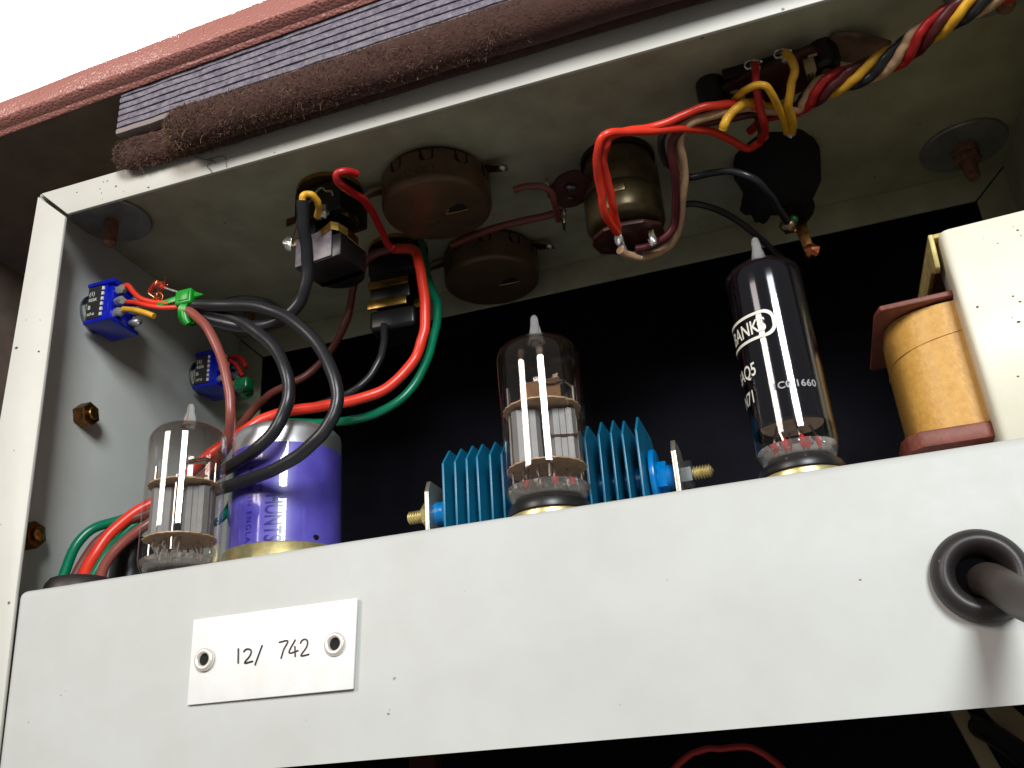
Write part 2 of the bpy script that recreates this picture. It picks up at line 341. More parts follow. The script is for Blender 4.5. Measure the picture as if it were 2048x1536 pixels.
# ------------------------------------------------------------------ wire routes (name, label, material, radius, points in mm)
WIRES=[
('black_cable','black cable making the widest loop from the green tie round to behind the left valve','blk',1.93,[[26.7,27.0,97.4],[33.1,27.0,95.3],[43.2,26.0,92.2],[55.3,25.0,88.7],[65.2,24.0,83.7],[74.9,23.0,76.1],[82.9,22.0,65.7],[87.9,21.0,55.3],[89.1,21.0,47.9],[87.4,21.0,42.3],[83.7,21.0,37.7],[76.7,22.0,33.8],[67.5,24.0,31.4],[56.6,28.0,31.3],[46.8,31.0,31.4],[36.8,34.0,31.4],[23.8,37.0,30.4],[13.0,39.0,29.6],[5.8,41.0,28.7],[1.6,43.0,25.6],[0.6,44.0,19.3]]),
('black_cable','black cable making the smaller inner loop between the brown wire and the widest loop','blk',1.98,[[25.2,29.0,97.8],[31.8,29.0,94.7],[40.6,30.0,91.3],[49.1,29.0,86.6],[57.5,28.0,79.5],[64.8,27.0,71.0],[69.1,26.0,62.0],[69.9,26.0,55.2],[68.2,26.0,48.9],[64.9,26.0,43.8],[58.5,27.0,39.8],[49.0,31.0,38.2],[39.2,35.0,37.5],[28.2,38.0,34.4],[15.9,40.0,30.7],[7.0,43.0,28.9],[3.0,45.0,25.0],[1.9,46.0,19.6]]),
('black_cable','black cable rising from the green tie up to the jack socket with the yellow core','blk',2.0,[[26.1,28.0,96.1],[31.1,30.0,93.8],[38.8,30.0,89.4],[48.5,30.0,85.4],[57.6,29.0,82.9],[65.5,28.0,83.1],[71.9,27.0,87.1],[75.5,25.0,92.4],[77.4,22.0,98.5],[79.0,17.5,104.7],[80.4,13.5,109.3],[81.6,11.0,113.0]]),
('yellow_wire','short yellow core bending out of a cut black cable end at the jack socket','yel',1.1,[[81.5,11.2,112.4],[82.0,10.5,113.8],[83.1,11.0,114.8],[84.4,12.5,114.6],[84.6,15.0,113.8],[83.4,18.0,113.6],[80.5,22.0,114.2]]),
('brown_wire','brown wire curving down from the green tie past the right side of the left valve','brn',1.56,[[28.1,26.0,94.4],[32.8,26.0,91.7],[38.8,25.0,85.6],[44.1,25.0,76.3],[47.5,25.0,67.7],[49.7,25.0,58.7],[50.0,26.0,52.0],[47.6,29.0,47.3],[43.6,32.0,43.2],[38.0,34.0,38.2],[27.1,35.0,30.5],[18.2,33.0,24.9],[13.7,28.0,18.6],[11.5,24.0,12.2],[12.0,21.0,4.9]]),
('brown_wire','dull brown wire coming from the dark beside the second jack socket to the left grommet','brd',1.47,[[88.1,66.0,125.9],[76.6,70.0,127.5],[68.6,74.0,123.4],[63.6,78.0,115.8],[60.1,80.0,106.9],[52.1,84.0,99.8],[43.7,84.0,92.1],[37.2,80.0,87.0],[34.5,76.0,83.5],[34.5,68.0,76.8],[36.6,56.0,66.3],[38.7,47.0,57.3],[40.4,40.0,49.9],[38.9,37.0,43.4],[29.6,36.0,34.7],[19.6,33.0,28.7],[12.2,30.0,25.6],[6.1,27.0,20.5],[4.1,23.0,13.8],[3.4,20.0,5.9]]),
('red_wire','thick bright red wire sweeping across the capacitor top down to the left grommet','red',1.81,[[85.7,68.0,127.2],[92.1,65.0,123.9],[97.2,62.0,119.7],[99.6,60.0,112.2],[100.8,60.0,101.8],[101.1,60.0,90.0],[99.9,60.0,82.7],[96.6,60.0,75.9],[91.7,58.0,69.2],[85.5,56.0,64.6],[76.5,53.0,62.0],[67.1,50.0,60.9],[57.1,48.0,60.4],[49.1,46.0,58.6],[43.8,43.0,54.4],[39.5,40.0,49.9],[35.4,37.0,45.7],[30.0,36.0,40.6],[24.0,36.0,36.1],[18.5,34.0,31.9],[13.3,30.0,27.3],[8.8,26.0,19.9],[6.4,23.0,12.7],[6.7,20.0,5.0]]),
('green_wire','thin green wire running beside the thick red wire and behind the capacitor top','grn',1.52,[[93.4,76.0,133.2],[95.6,74.0,122.1],[97.4,73.0,113.6],[99.9,72.0,106.7],[101.5,71.0,100.3],[101.0,70.0,91.9],[99.1,67.0,79.9],[95.6,64.0,69.9],[90.3,62.0,63.2],[81.6,61.0,59.5],[71.8,62.0,59.3],[60.1,66.0,62.0],[47.1,68.0,65.3],[39.5,64.0,65.3],[36.6,55.0,60.8],[36.5,46.0,54.7],[35.7,39.0,47.3],[29.2,36.0,39.8],[19.4,35.0,33.3],[10.2,31.0,27.0],[1.9,28.0,24.4],[-1.7,25.0,18.6],[-1.8,21.0,6.7]]),
('green_wire','short green wire passing low behind the left valve beside the capacitor foot','grn',1.23,[[40.6,44.0,34.0],[41.0,40.0,27.2],[38.9,37.0,22.8],[30.5,36.0,24.6],[20.1,35.0,26.7],[14.0,33.0,25.4],[10.9,29.0,20.3],[10.3,25.0,15.0],[8.5,21.0,5.4]]),
('red_wire','thin red wire leaving a potentiometer lug above the first jack socket','rdd',1.2,[[100.3,10.7,117.0],[98.7,6.9,116.0],[96.3,6.0,115.0],[95.4,7.4,114.0],[95.7,11.4,114.0],[96.5,17.8,115.0],[96.9,23.9,116.0],[95.5,32.4,117.0],[93.8,41.3,117.0],[92.9,49.4,116.0],[94.5,50.8,115.0]]),
('maroon_wire','dull maroon link wire from the first potentiometer lug to the switch tag','brd',1.14,[[141.5,40.5,119.0],[146.2,40.2,119.0],[150.8,41.3,118.0],[153.0,44.0,117.0],[152.5,49.7,116.0],[151.2,58.6,116.0]]),
('maroon_wire','dull reddish brown wire passing under the first potentiometer to the switch tag','brd',1.3,[[108.6,70.1,124.0],[118.2,64.9,122.0],[128.2,60.2,120.0],[137.8,58.5,119.0],[147.0,57.4,118.0],[153.4,56.0,117.0]]),
('red_wire','red wire looping from the colour bundle down to the front lug of the rotary switch','red',1.24,[[221.8,29.2,119.0],[216.3,29.0,119.0],[211.6,25.6,119.0],[206.7,23.3,118.0],[200.9,22.3,117.0],[195.0,21.5,115.0],[189.2,19.7,113.0],[183.1,15.9,111.0],[178.6,13.7,109.0],[177.0,14.1,107.0],[175.1,17.8,106.0],[174.2,22.8,104.0],[174.1,28.3,102.0],[173.8,32.7,100.0],[173.1,37.9,99.0],[172.7,43.5,98.0]]),
('red_wire','red wire from the socket lug running left and down beside the other switch lead','red',1.18,[[219.0,43.2,116.0],[215.5,46.4,117.0],[212.5,42.8,117.0],[207.9,36.3,117.0],[203.3,30.3,116.0],[195.9,24.3,114.0],[189.1,19.8,112.0],[182.5,14.8,110.0],[177.8,11.1,108.0],[174.8,12.8,106.0],[173.0,17.3,104.0],[172.1,22.4,102.0],[171.7,27.1,100.0],[171.1,30.9,98.0],[171.1,36.2,97.0],[172.3,45.0,97.0]]),
('black_wire','slim black wire curling from the colour bundle to the tag on the black lamp boss','blk',1.14,[[218.1,31.4,122.0],[211.6,29.1,121.0],[203.7,26.8,120.0],[195.8,26.4,118.0],[191.3,29.2,116.0],[190.5,36.4,115.0],[192.4,43.8,114.0],[197.0,46.7,112.0],[204.4,44.5,110.0],[210.2,43.9,108.0],[214.8,45.0,105.0],[218.5,51.2,103.0],[220.9,59.3,102.0],[223.1,67.4,101.0]]),
('black_wire','slim black wire leaving the rotary switch and dropping behind the dark valve','blk',1.08,[[189.2,64.2,112.0],[193.8,61.0,112.0],[200.6,64.2,111.0],[207.6,71.6,109.0],[213.0,78.8,106.0],[217.7,86.5,103.0],[222.2,93.8,98.0],[223.9,98.1,90.0]]),
('red_wire','short red jumper between the upper and lower lugs of the brown socket plate','rdd',1.16,[[221.2,20.3,126.0],[220.6,20.1,122.0],[220.2,22.4,119.0],[220.3,27.2,117.0],[220.7,31.8,115.0],[220.8,37.1,115.0],[219.4,42.4,116.0]]),
('yellow_wire','yellow jumper curving from the top lug of the brown socket plate to the lower lug','yel',1.22,[[229.8,20.1,127.0],[230.7,19.8,124.0],[231.1,21.1,121.0],[229.7,24.7,119.0],[228.4,28.3,117.0],[228.4,33.5,116.0],[229.0,37.8,116.0],[228.6,44.1,117.0]]),
('yellow_wire','yellow wire arching behind the red jumper on the socket plate','yel',1.09,[[212.6,32.5,123.0],[214.8,25.8,121.0],[218.4,21.1,119.0],[221.7,20.1,118.0],[223.6,22.3,117.0],[225.2,28.5,116.0],[226.5,35.5,116.0],[227.1,42.9,117.0]]),
('black_cable','dim black cable dropping from the second jack socket behind the thick red wire','blk',1.33,[[80.1,72.0,98.6],[80.9,70.0,89.4],[79.7,68.0,81.9],[75.9,67.0,75.9],[70.6,66.0,71.8],[61.8,68.0,71.1],[50.6,72.0,71.8]]),
('red_wire','red wire arching in the dark under the front panel','rdu',0.83,[[163.8,60.0,-58.6],[167.5,60.0,-55.3],[171.8,60.0,-52.7],[175.7,60.0,-52.1],[180.2,60.0,-52.2],[185.2,60.0,-52.1],[189.3,60.0,-54.0],[193.0,60.0,-57.3],[194.9,60.0,-60.6]]),
('cream_wire','cream wire from under the rotary switch into the twisted bundle at top right','cream',1.34,[[170.9,55.1,97.0],[172.7,59.1,97.0],[177.4,64.4,98.0],[183.7,66.0,100.0],[188.6,62.5,102.0],[192.0,52.8,105.0],[194.6,44.2,108.0],[195.8,38.3,111.0],[196.1,32.2,113.0],[197.1,28.6,115.0],[200.3,25.9,116.0],[204.7,26.5,117.0],[210.5,27.6,118.0],[217.7,29.6,119.0],[223.3,35.0,120.0],[231.1,35.1,118.2],[232.6,33.0,118.4],[234.0,30.8,119.1],[236.1,28.9,120.5],[239.2,28.4,121.3],[242.1,29.0,121.4],[244.8,29.7,120.7],[247.4,30.1,119.6],[250.1,29.7,118.3],[252.8,28.3,117.2],[254.8,26.1,116.6],[256.6,23.9,116.7],[258.2,21.8,117.4],[259.6,20.0,118.5],[261.4,18.2,119.8],[264.0,17.0,120.9],[266.9,16.4,121.4],[269.8,16.1,121.2],[272.4,15.7,120.3],[274.9,15.0,119.0],[277.0,13.6,117.8],[279.0,11.7,116.8],[281.0,9.7,116.6],[283.1,7.7,117.0],[285.4,6.2,118.0],[287.9,5.3,119.3]]),
('red_wire','red strand of the twisted bundle leaving at the top right corner','rdd',1.34,[[217.0,47.5,124.0],[220.2,43.2,123.0],[223.9,39.0,121.0],[229.3,37.3,118.8],[231.7,36.1,118.2],[233.6,34.1,117.5],[234.8,31.7,117.2],[236.0,28.8,117.6],[238.5,26.8,119.0],[241.5,26.4,120.3],[244.4,26.9,121.2],[247.1,27.9,121.4],[250.0,28.8,121.0],[253.0,28.9,120.0],[255.6,27.9,118.7],[257.8,26.3,117.5],[259.7,24.2,116.7],[261.0,21.5,116.6],[262.0,18.8,117.1],[263.5,16.3,118.2],[265.7,14.6,119.5],[268.3,13.6,120.7],[271.2,13.3,121.4],[274.1,13.4,121.3],[276.9,13.3,120.6],[279.4,12.9,119.4],[281.7,12.0,118.1],[283.9,10.5,117.1],[286.1,8.6,116.6],[288.3,6.7,116.8]]),
('maroon_wire','dark maroon wire from the rotary switch into the twisted bundle at top right','mar',1.34,[[175.4,59.9,99.0],[180.0,60.0,99.0],[186.2,58.0,100.0],[189.5,54.6,103.0],[191.7,45.5,106.0],[192.9,36.8,109.0],[193.5,30.9,112.0],[195.8,26.7,114.0],[200.8,28.4,117.0],[208.8,32.0,119.0],[217.5,34.0,120.0],[223.3,37.7,121.0],[231.9,36.4,119.3],[234.4,35.1,118.7],[236.3,33.3,117.7],[237.6,31.0,116.7],[239.2,28.4,116.7],[241.6,26.7,117.4],[244.2,25.6,118.6],[246.9,25.5,119.9],[249.4,26.0,121.0],[252.1,26.5,121.4],[255.0,26.6,121.2],[257.8,26.4,120.4],[260.6,25.4,119.2],[262.7,23.4,118.0],[264.0,20.9,117.0],[265.0,18.2,116.6],[266.3,15.6,116.9],[268.1,13.3,117.8],[270.3,11.7,119.2],[273.0,10.9,120.4],[275.8,10.8,121.2],[278.7,11.0,121.4],[281.5,11.3,120.9],[284.2,11.3,119.8],[286.7,10.7,118.5],[289.0,9.4,117.4]]),
('yellow_wire','yellow strand of the twisted bundle with a bent tail at the socket plate','yel',1.34,[[209.0,27.5,112.0],[209.9,26.1,113.0],[211.4,26.0,115.0],[214.3,25.8,117.0],[217.9,27.8,119.0],[222.8,34.2,121.0],[231.4,35.6,120.0],[233.9,34.5,120.3],[236.5,33.4,120.0],[238.7,32.4,118.9],[240.2,31.0,117.6],[242.2,29.4,116.7],[244.5,27.7,116.6],[246.9,26.2,117.1],[249.3,25.2,118.2],[251.4,24.5,119.5],[253.8,24.0,120.7],[256.6,24.0,121.4],[259.5,23.9,121.4],[262.4,23.0,120.8],[264.7,21.6,119.7],[266.5,19.9,118.3],[268.0,17.9,117.2],[269.4,15.5,116.6],[271.1,13.1,116.7],[273.0,11.0,117.5],[275.2,9.4,118.8],[277.8,8.6,120.1],[280.6,8.5,121.0],[283.5,9.0,121.4],[286.3,9.5,121.1],[289.1,9.7,120.2]]),
('black_wire','black strand of the twisted bundle leaving at the top right corner','blk',1.34,[[222.4,35.9,124.0],[224.7,39.4,123.0],[230.9,34.8,119.2],[232.7,33.1,120.0],[234.9,31.8,120.9],[237.6,31.0,121.4],[240.2,30.8,120.6],[242.5,30.9,119.4],[244.8,30.3,118.1],[247.3,29.2,117.0],[249.7,27.6,116.6],[251.8,25.8,116.8],[253.7,23.8,117.7],[255.8,22.4,118.9],[258.0,21.6,120.1],[260.3,20.8,121.1],[263.0,19.8,121.4],[265.7,19.1,121.1],[268.3,18.3,120.1],[270.5,17.2,118.8],[272.4,15.6,117.6],[274.2,13.6,116.7],[276.0,11.3,116.6],[278.0,9.2,117.1],[280.3,7.6,118.2],[282.9,6.7,119.5],[285.5,6.6,120.7],[288.4,7.0,121.4]])]
# ================================================================== SETTING
wl = MB().box(-6000, 6000, 1500, 1520, -1500, 4000).build('wall', 'wall'); tag(wl, kind='structure')
# ------------------------------------------------------------------ cabinet
TILT = 0.048
def zt(x, z): return z + (x + 20) * TILT          # the cabinet edge rises slightly to the right of the chassis
X0, X1 = -160, 420
cab = thing('cabinet', (100, 60, 160), "wooden cabinet round the chassis with pebbled maroon covering on its front edge", "cabinet")
mb = MB()
nseg = 30
prof = [(-8.5, 157.4), (-8.6, 156.2), (-9.3, 155.7), (-10.1, 156.1), (-10.5, 156.9), (-13.7, 157.7), (-14.3, 158.4), (-14.2, 165.0), (-13.6, 166.0), (-12.6, 166.4), (-6, 166.8)]
for i in range(nseg + 1):
    x = X0 + (X1 - X0) * i / nseg
    mb.v += [(x, y + 0.2 * noise.noise((x * 0.03, z, 0)), zt(x, z) + (0.018 * max(0, x + 20) if z > 160 else 0) + 0.25 * noise.noise((x * 0.04, 5, 0))) for y, z in prof]
for i in range(nseg):
    for j in range(len(prof) - 1):
        a = i * len(prof) + j; mb.f.append((a, a + 1, a + 1 + len(prof), a + len(prof)))
mb.build('edge_covering', 'leatherette', cab, smooth=38)
MB().hexa([(X0, -8.6, zt(X0, 157.4)), (X1, -8.6, zt(X1, 157.4)), (X1, 240, zt(X1, 157.4)), (X0, 240, zt(X0, 157.4)),
           (X0, -8.6, zt(X0, 167)), (X1, -8.6, zt(X1, 167)), (X1, 240, zt(X1, 167)), (X0, 240, zt(X0, 167))]).build('top_board', 'wood_dark', cab)
MB().box(-90, -76, 10, 240, -260, 150).build('side_board', 'wood_dark', cab)
MB().box(-90, 420, 150, 160, -260, 190).build('back_board', 'unlit_black', cab)
MB().box(-76, 420, 60, 150, -262, -256).build('floor_board', 'unlit_black', cab)
# ribbed strip: grooved face made of stacked plies
rs = thing('ribbed_strip', (220, -6, 142), "grey purple ribbed strip standing between the maroon cabinet edge and the brown felt", "strip")
n_ply = 7
for k in range(n_ply):
    mb = MB(); m_ = 120
    for i in range(m_ + 1):
        x = 24.6 + (X1 - 24.6) * i / m_
        zb = 141.6 + (x - 24) * 0.022; ztp = zt(x, 157.2) - 0.1
        a, b_ = zb + (ztp - zb) * k / n_ply, zb + (ztp - zb) * (k + 1) / n_ply
        jit = 0.3 * noise.noise((x * 0.15, k * 7.3, 1)); g = 0.13 * (b_ - a)
        mb.v += [(x, -3, a), (x, -7.0, a), (x, -8.35 + jit, a + g), (x, -8.55 + jit, (a + b_) / 2), (x, -8.35 + jit, b_ - g), (x, -7.0, b_ - 0.02), (x, -3, b_ - 0.02)]
    for i in range(m_):
        for j in range(6): q = i * 7 + j; mb.f.append((q, q + 1, q + 8, q + 7))
    mb.f += [tuple(range(7)), tuple(range(m_ * 7, m_ * 7 + 7))[::-1]]
    mb.build('rib', 'ply' if k else 'ply_pale', rs, smooth=50)
# felt rolls
def felt(name, label, x0, pts, ry, rz, hair_n):
    t = thing(name, (x0, -6, 134), label, "felt strip", "felt strips over the chassis lip")
    path = smooth_path(pts, 8); mb = MB(); n = 20; rows = []
    for i, p in enumerate(path):
        e = min(1.0, math.sqrt(max(0, 1 - (1 - min(1, (p.x - x0) / 7.0)) ** 2))) if p.x < x0 + 7 else 1.0
        for k in range(n):
            a = 2 * math.pi * k / n; d = Vector((0, math.cos(a), math.sin(a)))
            wv = 1 + 0.09 * noise.noise((p.x * 0.10, d.y * 1.5, d.z * 1.5 + x0)) + 0.05 * noise.noise((p.x * 0.5, d.y * 3, d.z * 3))
            mb.v.append((p.x, p.y + d.y * ry * wv * max(e, 0.15), p.z + d.z * rz * wv * max(e, 0.15)))
    for i in range(len(path) - 1):
        for k in range(n): mb.f.append((i * n + k, i * n + (k + 1) % n, (i + 1) * n + (k + 1) % n, (i + 1) * n + k))
    mb.f.append(tuple(range(n)))
    mb.build('felt_roll', 'felt', t, smooth=80)
    for nm, matn, cnt, ln, rad in (('fibre', 'felt', hair_n, 0.55, 0.07), ('fibre', 'felt_hair', int(hair_n * 0.7), 0.8, 0.032), ('fibre', 'felt_hair_pale', hair_n // 40, 1.6, 0.03)):
        hb = MB()
        for _ in range(cnt):
            u = random.random() ** 1.4
            i = int(u * (len(path) - 2) * 0.62); f_ = random.random(); p = path[i].lerp(path[i + 1], f_)
            a = random.uniform(0.30 * math.pi, 1.62 * math.pi)
            d = Vector((0, math.cos(a), math.sin(a)))
            e = min(1.0, math.sqrt(max(0.02, 1 - (1 - min(1, max(0.0, p.x - x0) / 7.0)) ** 2)))
            b0 = Vector((p.x, p.y + d.y * ry * 0.97 * e, p.z + d.z * rz * 0.97 * e))
            t1 = Vector((random.gauss(0, 1), random.gauss(0, .6), random.gauss(0, .6))).normalized()
            l = ln * random.uniform(0.5, 1.5)
            c1 = b0 + (d * 0.3 + t1 * 0.5) * l; c2 = b0 + (d * 0.32 + t1 * 1.1 + Vector((random.gauss(0, .3), random.gauss(0, .3), random.gauss(0, .3)))) * l
            c3 = c2 + Vector((random.gauss(0, .4), random.gauss(0, .3), random.gauss(-.1, .3))) * l
            hb.tube([b0, c1, c2, c3], [rad, rad, rad * .8, rad * .5], n=3, caps=False)
        tag(hb.build(nm, matn, t), kind='stuff')
felt('felt_strip', "brown fuzzy felt strip lying behind, its rounded end just below the ribbed strip's left end", 21.5, [(21.5, -3.6, 137.0), (48, -2.6, 137.0), (60, -2.2, 137.2), (120, -2.0, 138), (240, -2, 139), (420, -2, 140)], 3.6, 6.0, 4000)
felt('felt_strip', "brown fuzzy felt roll in front, starting further right and bulging over the white lip", 45.5, [(45.5, -8.6, 135.6), (60, -8.8, 135.2), (100, -9.0, 135.6), (160, -9.4, 136.2), (250, -9.8, 137.0), (420, -10, 138)], 5.6, 7.0, 9000)
# ------------------------------------------------------------------ outer chassis box
ch = thing('amplifier_chassis', (145, 60, 0), "cream grey painted sheet metal amplifier chassis, an open box seen from below", "chassis")
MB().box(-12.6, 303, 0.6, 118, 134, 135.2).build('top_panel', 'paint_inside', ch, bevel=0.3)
MB().box(-13, -11.8, 0.6, 118, -60, 133.9).build('side_panel', 'paint_side_lit', ch, bevel=0.3)
MB().box(302, 303.2, 0.6, 118, -60, 133.9).build('side_panel', 'paint_inside', ch, bevel=0.3)
def rounded_lip(poly, th): return MB().prism(poly, (0, th, 0))
rounded_lip([(-11.6, 0, 134.9), (303, 0, 134.9), (291, 0, 123.2), (0.9, 0, 123.3)], 1.2).build('top_lip', 'paint_lip', ch, bevel=0.35)
rounded_lip([(-12.9, 0.1, 134.2), (0.15, 0.1, 122.6), (3.3, 0.1, 0), (5.6, 0.1, -52), (-12.9, 0.1, -58)], 1.2).build('side_lip', 'paint_lip', ch, bevel=0.35)
rounded_lip([(303.2, 0.1, 134), (291.6, 0.1, 122.6), (291, 0.1, -52), (303.2, 0.1, -58)], 1.2).build('side_lip', 'paint_lip', ch, bevel=0.35)
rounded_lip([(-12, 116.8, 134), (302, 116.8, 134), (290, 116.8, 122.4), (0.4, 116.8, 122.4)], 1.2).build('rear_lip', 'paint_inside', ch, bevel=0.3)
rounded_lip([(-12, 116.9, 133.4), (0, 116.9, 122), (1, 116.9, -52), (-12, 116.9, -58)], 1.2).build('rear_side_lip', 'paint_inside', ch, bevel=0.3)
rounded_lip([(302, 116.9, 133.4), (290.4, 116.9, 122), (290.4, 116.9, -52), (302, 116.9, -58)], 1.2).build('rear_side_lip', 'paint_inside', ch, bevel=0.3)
# tray that carries the valves
tr = MB().hexa([(5.7, 0.0, -50.3), (290, 0.0, -50.3), (290, 112, -50.3), (5.7, 112, -50.3), (3.9, 0.0, 0.0), (291, 0.0, 0.0), (291, 112, 0.0), (3.9, 112, 0.0)])
tr.f = [q for i, q in enumerate(tr.f) if i not in (0, 4)]
o = tr.build('valve_tray', 'paint', None, bevel=2.2, seg=4, smooth=60)
sol = o.modifiers.new("sheet", 'SOLIDIFY'); sol.thickness = 1.2 * K; sol.offset = -1
tr_o = o
cut = MB().cyl((239.7, -6, -26.7), (239.7, 6, -26.7), 5.2, n=48).build('cutter', 'paint')
bo = o.modifiers.new("hole", 'BOOLEAN'); bo.operation = 'DIFFERENCE'; bo.solver = 'EXACT'; bo.object = cut
bpy.context.view_layer.update()
me2 = bpy.data.meshes.new_from_object(o.evaluated_get(bpy.context.evaluated_depsgraph_get()))
o.modifiers.clear(); o.data = me2; me2.set_sharp_from_angle(angle=math.radians(50))
bpy.data.objects.remove(cut)
tag(o, "smooth cream painted front tray carrying the valves, with the small white number plate on it", "tray")
def chips(parent, spots, y, matn='chip'):
    mb = MB()
    for i, (x, z, r) in enumerate(spots):
        n = 9
        mb.prism([(x + r * (1 + .5 * noise.noise((k * 1.3, i * 2.1, 0))) * math.cos(2 * math.pi * k / n) * (1.5 if i % 3 else .7), y, z + r * (1 + .5 * noise.noise((k * 1.7, i * 3.3, 5))) * math.sin(2 * math.pi * k / n)) for k in range(n)], (0, .05, 0))
    tag(mb.build('paint_chips', matn, parent), kind='stuff')
chips(ch, [(14.1, 132.1, .28), (15.6, 132.0, .22), (13.0, 129.6, .2), (13.9, 127.8, .26), (3.7, 130.9, .22), (32.3, 124.6, .35), (22.7, 125.8, .16), (14.6, 125.2, .13), (78, 124.3, .2), (112, 125.5, .15), (-11.0, 77.0, .4), (-1.9, 73.8, .28), (-8.9, 86.3, .14), (-3.3, 85.0, .12), (-5.3, 42.3, .12), (-6, 20, .15)], -.03)
chips(tr_o, [(15.2, -9.6, .11), (22.9, -28.8, .13), (24.0, -27.9, .08), (40.6, -26.9, .09), (13.8, -34.6, .13), (114.0, -41.1, .26), (114.3, -40.3, .15), (133.5, -16.2, .08), (179.6, -19.6, .1), (166.5, -43.8, .13), (218.0, -24.5, .2)], -.04, 'chip_pale')
# ------------------------------------------------------------------ number plate
np_ = thing('number_plate', (84, -1, -25), "small white plate stamped 12/ 742 and held by two hollow rivets", "number plate")
MB().prism([(61.7, -1.0, -14.5), (106.9, -1.3, -14.7), (105.9, -1.3, -35.1), (61.5, -0.9, -34.7)], (0, 0.75, 0)).build('plate', 'tag_white', np_, bevel=0.2)
for (x, z) in ((66.0, -24.6), (101.3, -24.7)):
    r = MB().lathe([(2.75, 0.0), (2.8, 0.35), (2.45, 0.85), (1.9, 1.0), (1.5, 0.7), (1.42, -0.2)], (x, -1.25, z), (0, -1, 0), 28).build('rivet', 'eyelet', np_, smooth=70)
    MB().cyl((x, -1.3, z), (x, -1.05, z), 1.5).build('hole', 'hole', r)
strokes = [[(75.2, -22.9), (75.35, -26.4)], [(76.7, -23.9), (77.2, -23.4), (77.9, -23.3), (78.6, -23.6), (78.8, -24.2), (78.4, -25.1), (77.1, -26.5), (79.4, -26.3)],
           [(81.8, -22.8), (80.0, -27.3)], [(86.3, -22.7), (88.7, -22.6), (87.7, -24.4), (87.0, -26.5)], [(90.75, -22.5), (89.1, -25.35), (91.6, -25.1)], [(90.65, -24.0), (90.8, -26.5)],
           [(92.1, -23.6), (92.4, -23.0), (93.1, -22.7), (93.8, -23.0), (94.0, -23.7), (93.6, -24.8), (92.3, -26.4), (94.5, -26.3)]]
mb = MB()
for st in strokes: mb.tube([(x, -1.18 - 0.003 * (x - 61), z) for x, z in (smooth_path([(a, 0, b_) for a, b_ in st], 4) and [(p.x, p.z) for p in smooth_path([(a, 0, b_) for a, b_ in st], 4)])], 0.2, n=6)
mb.build('stamped_number', 'ink_brown', np_)
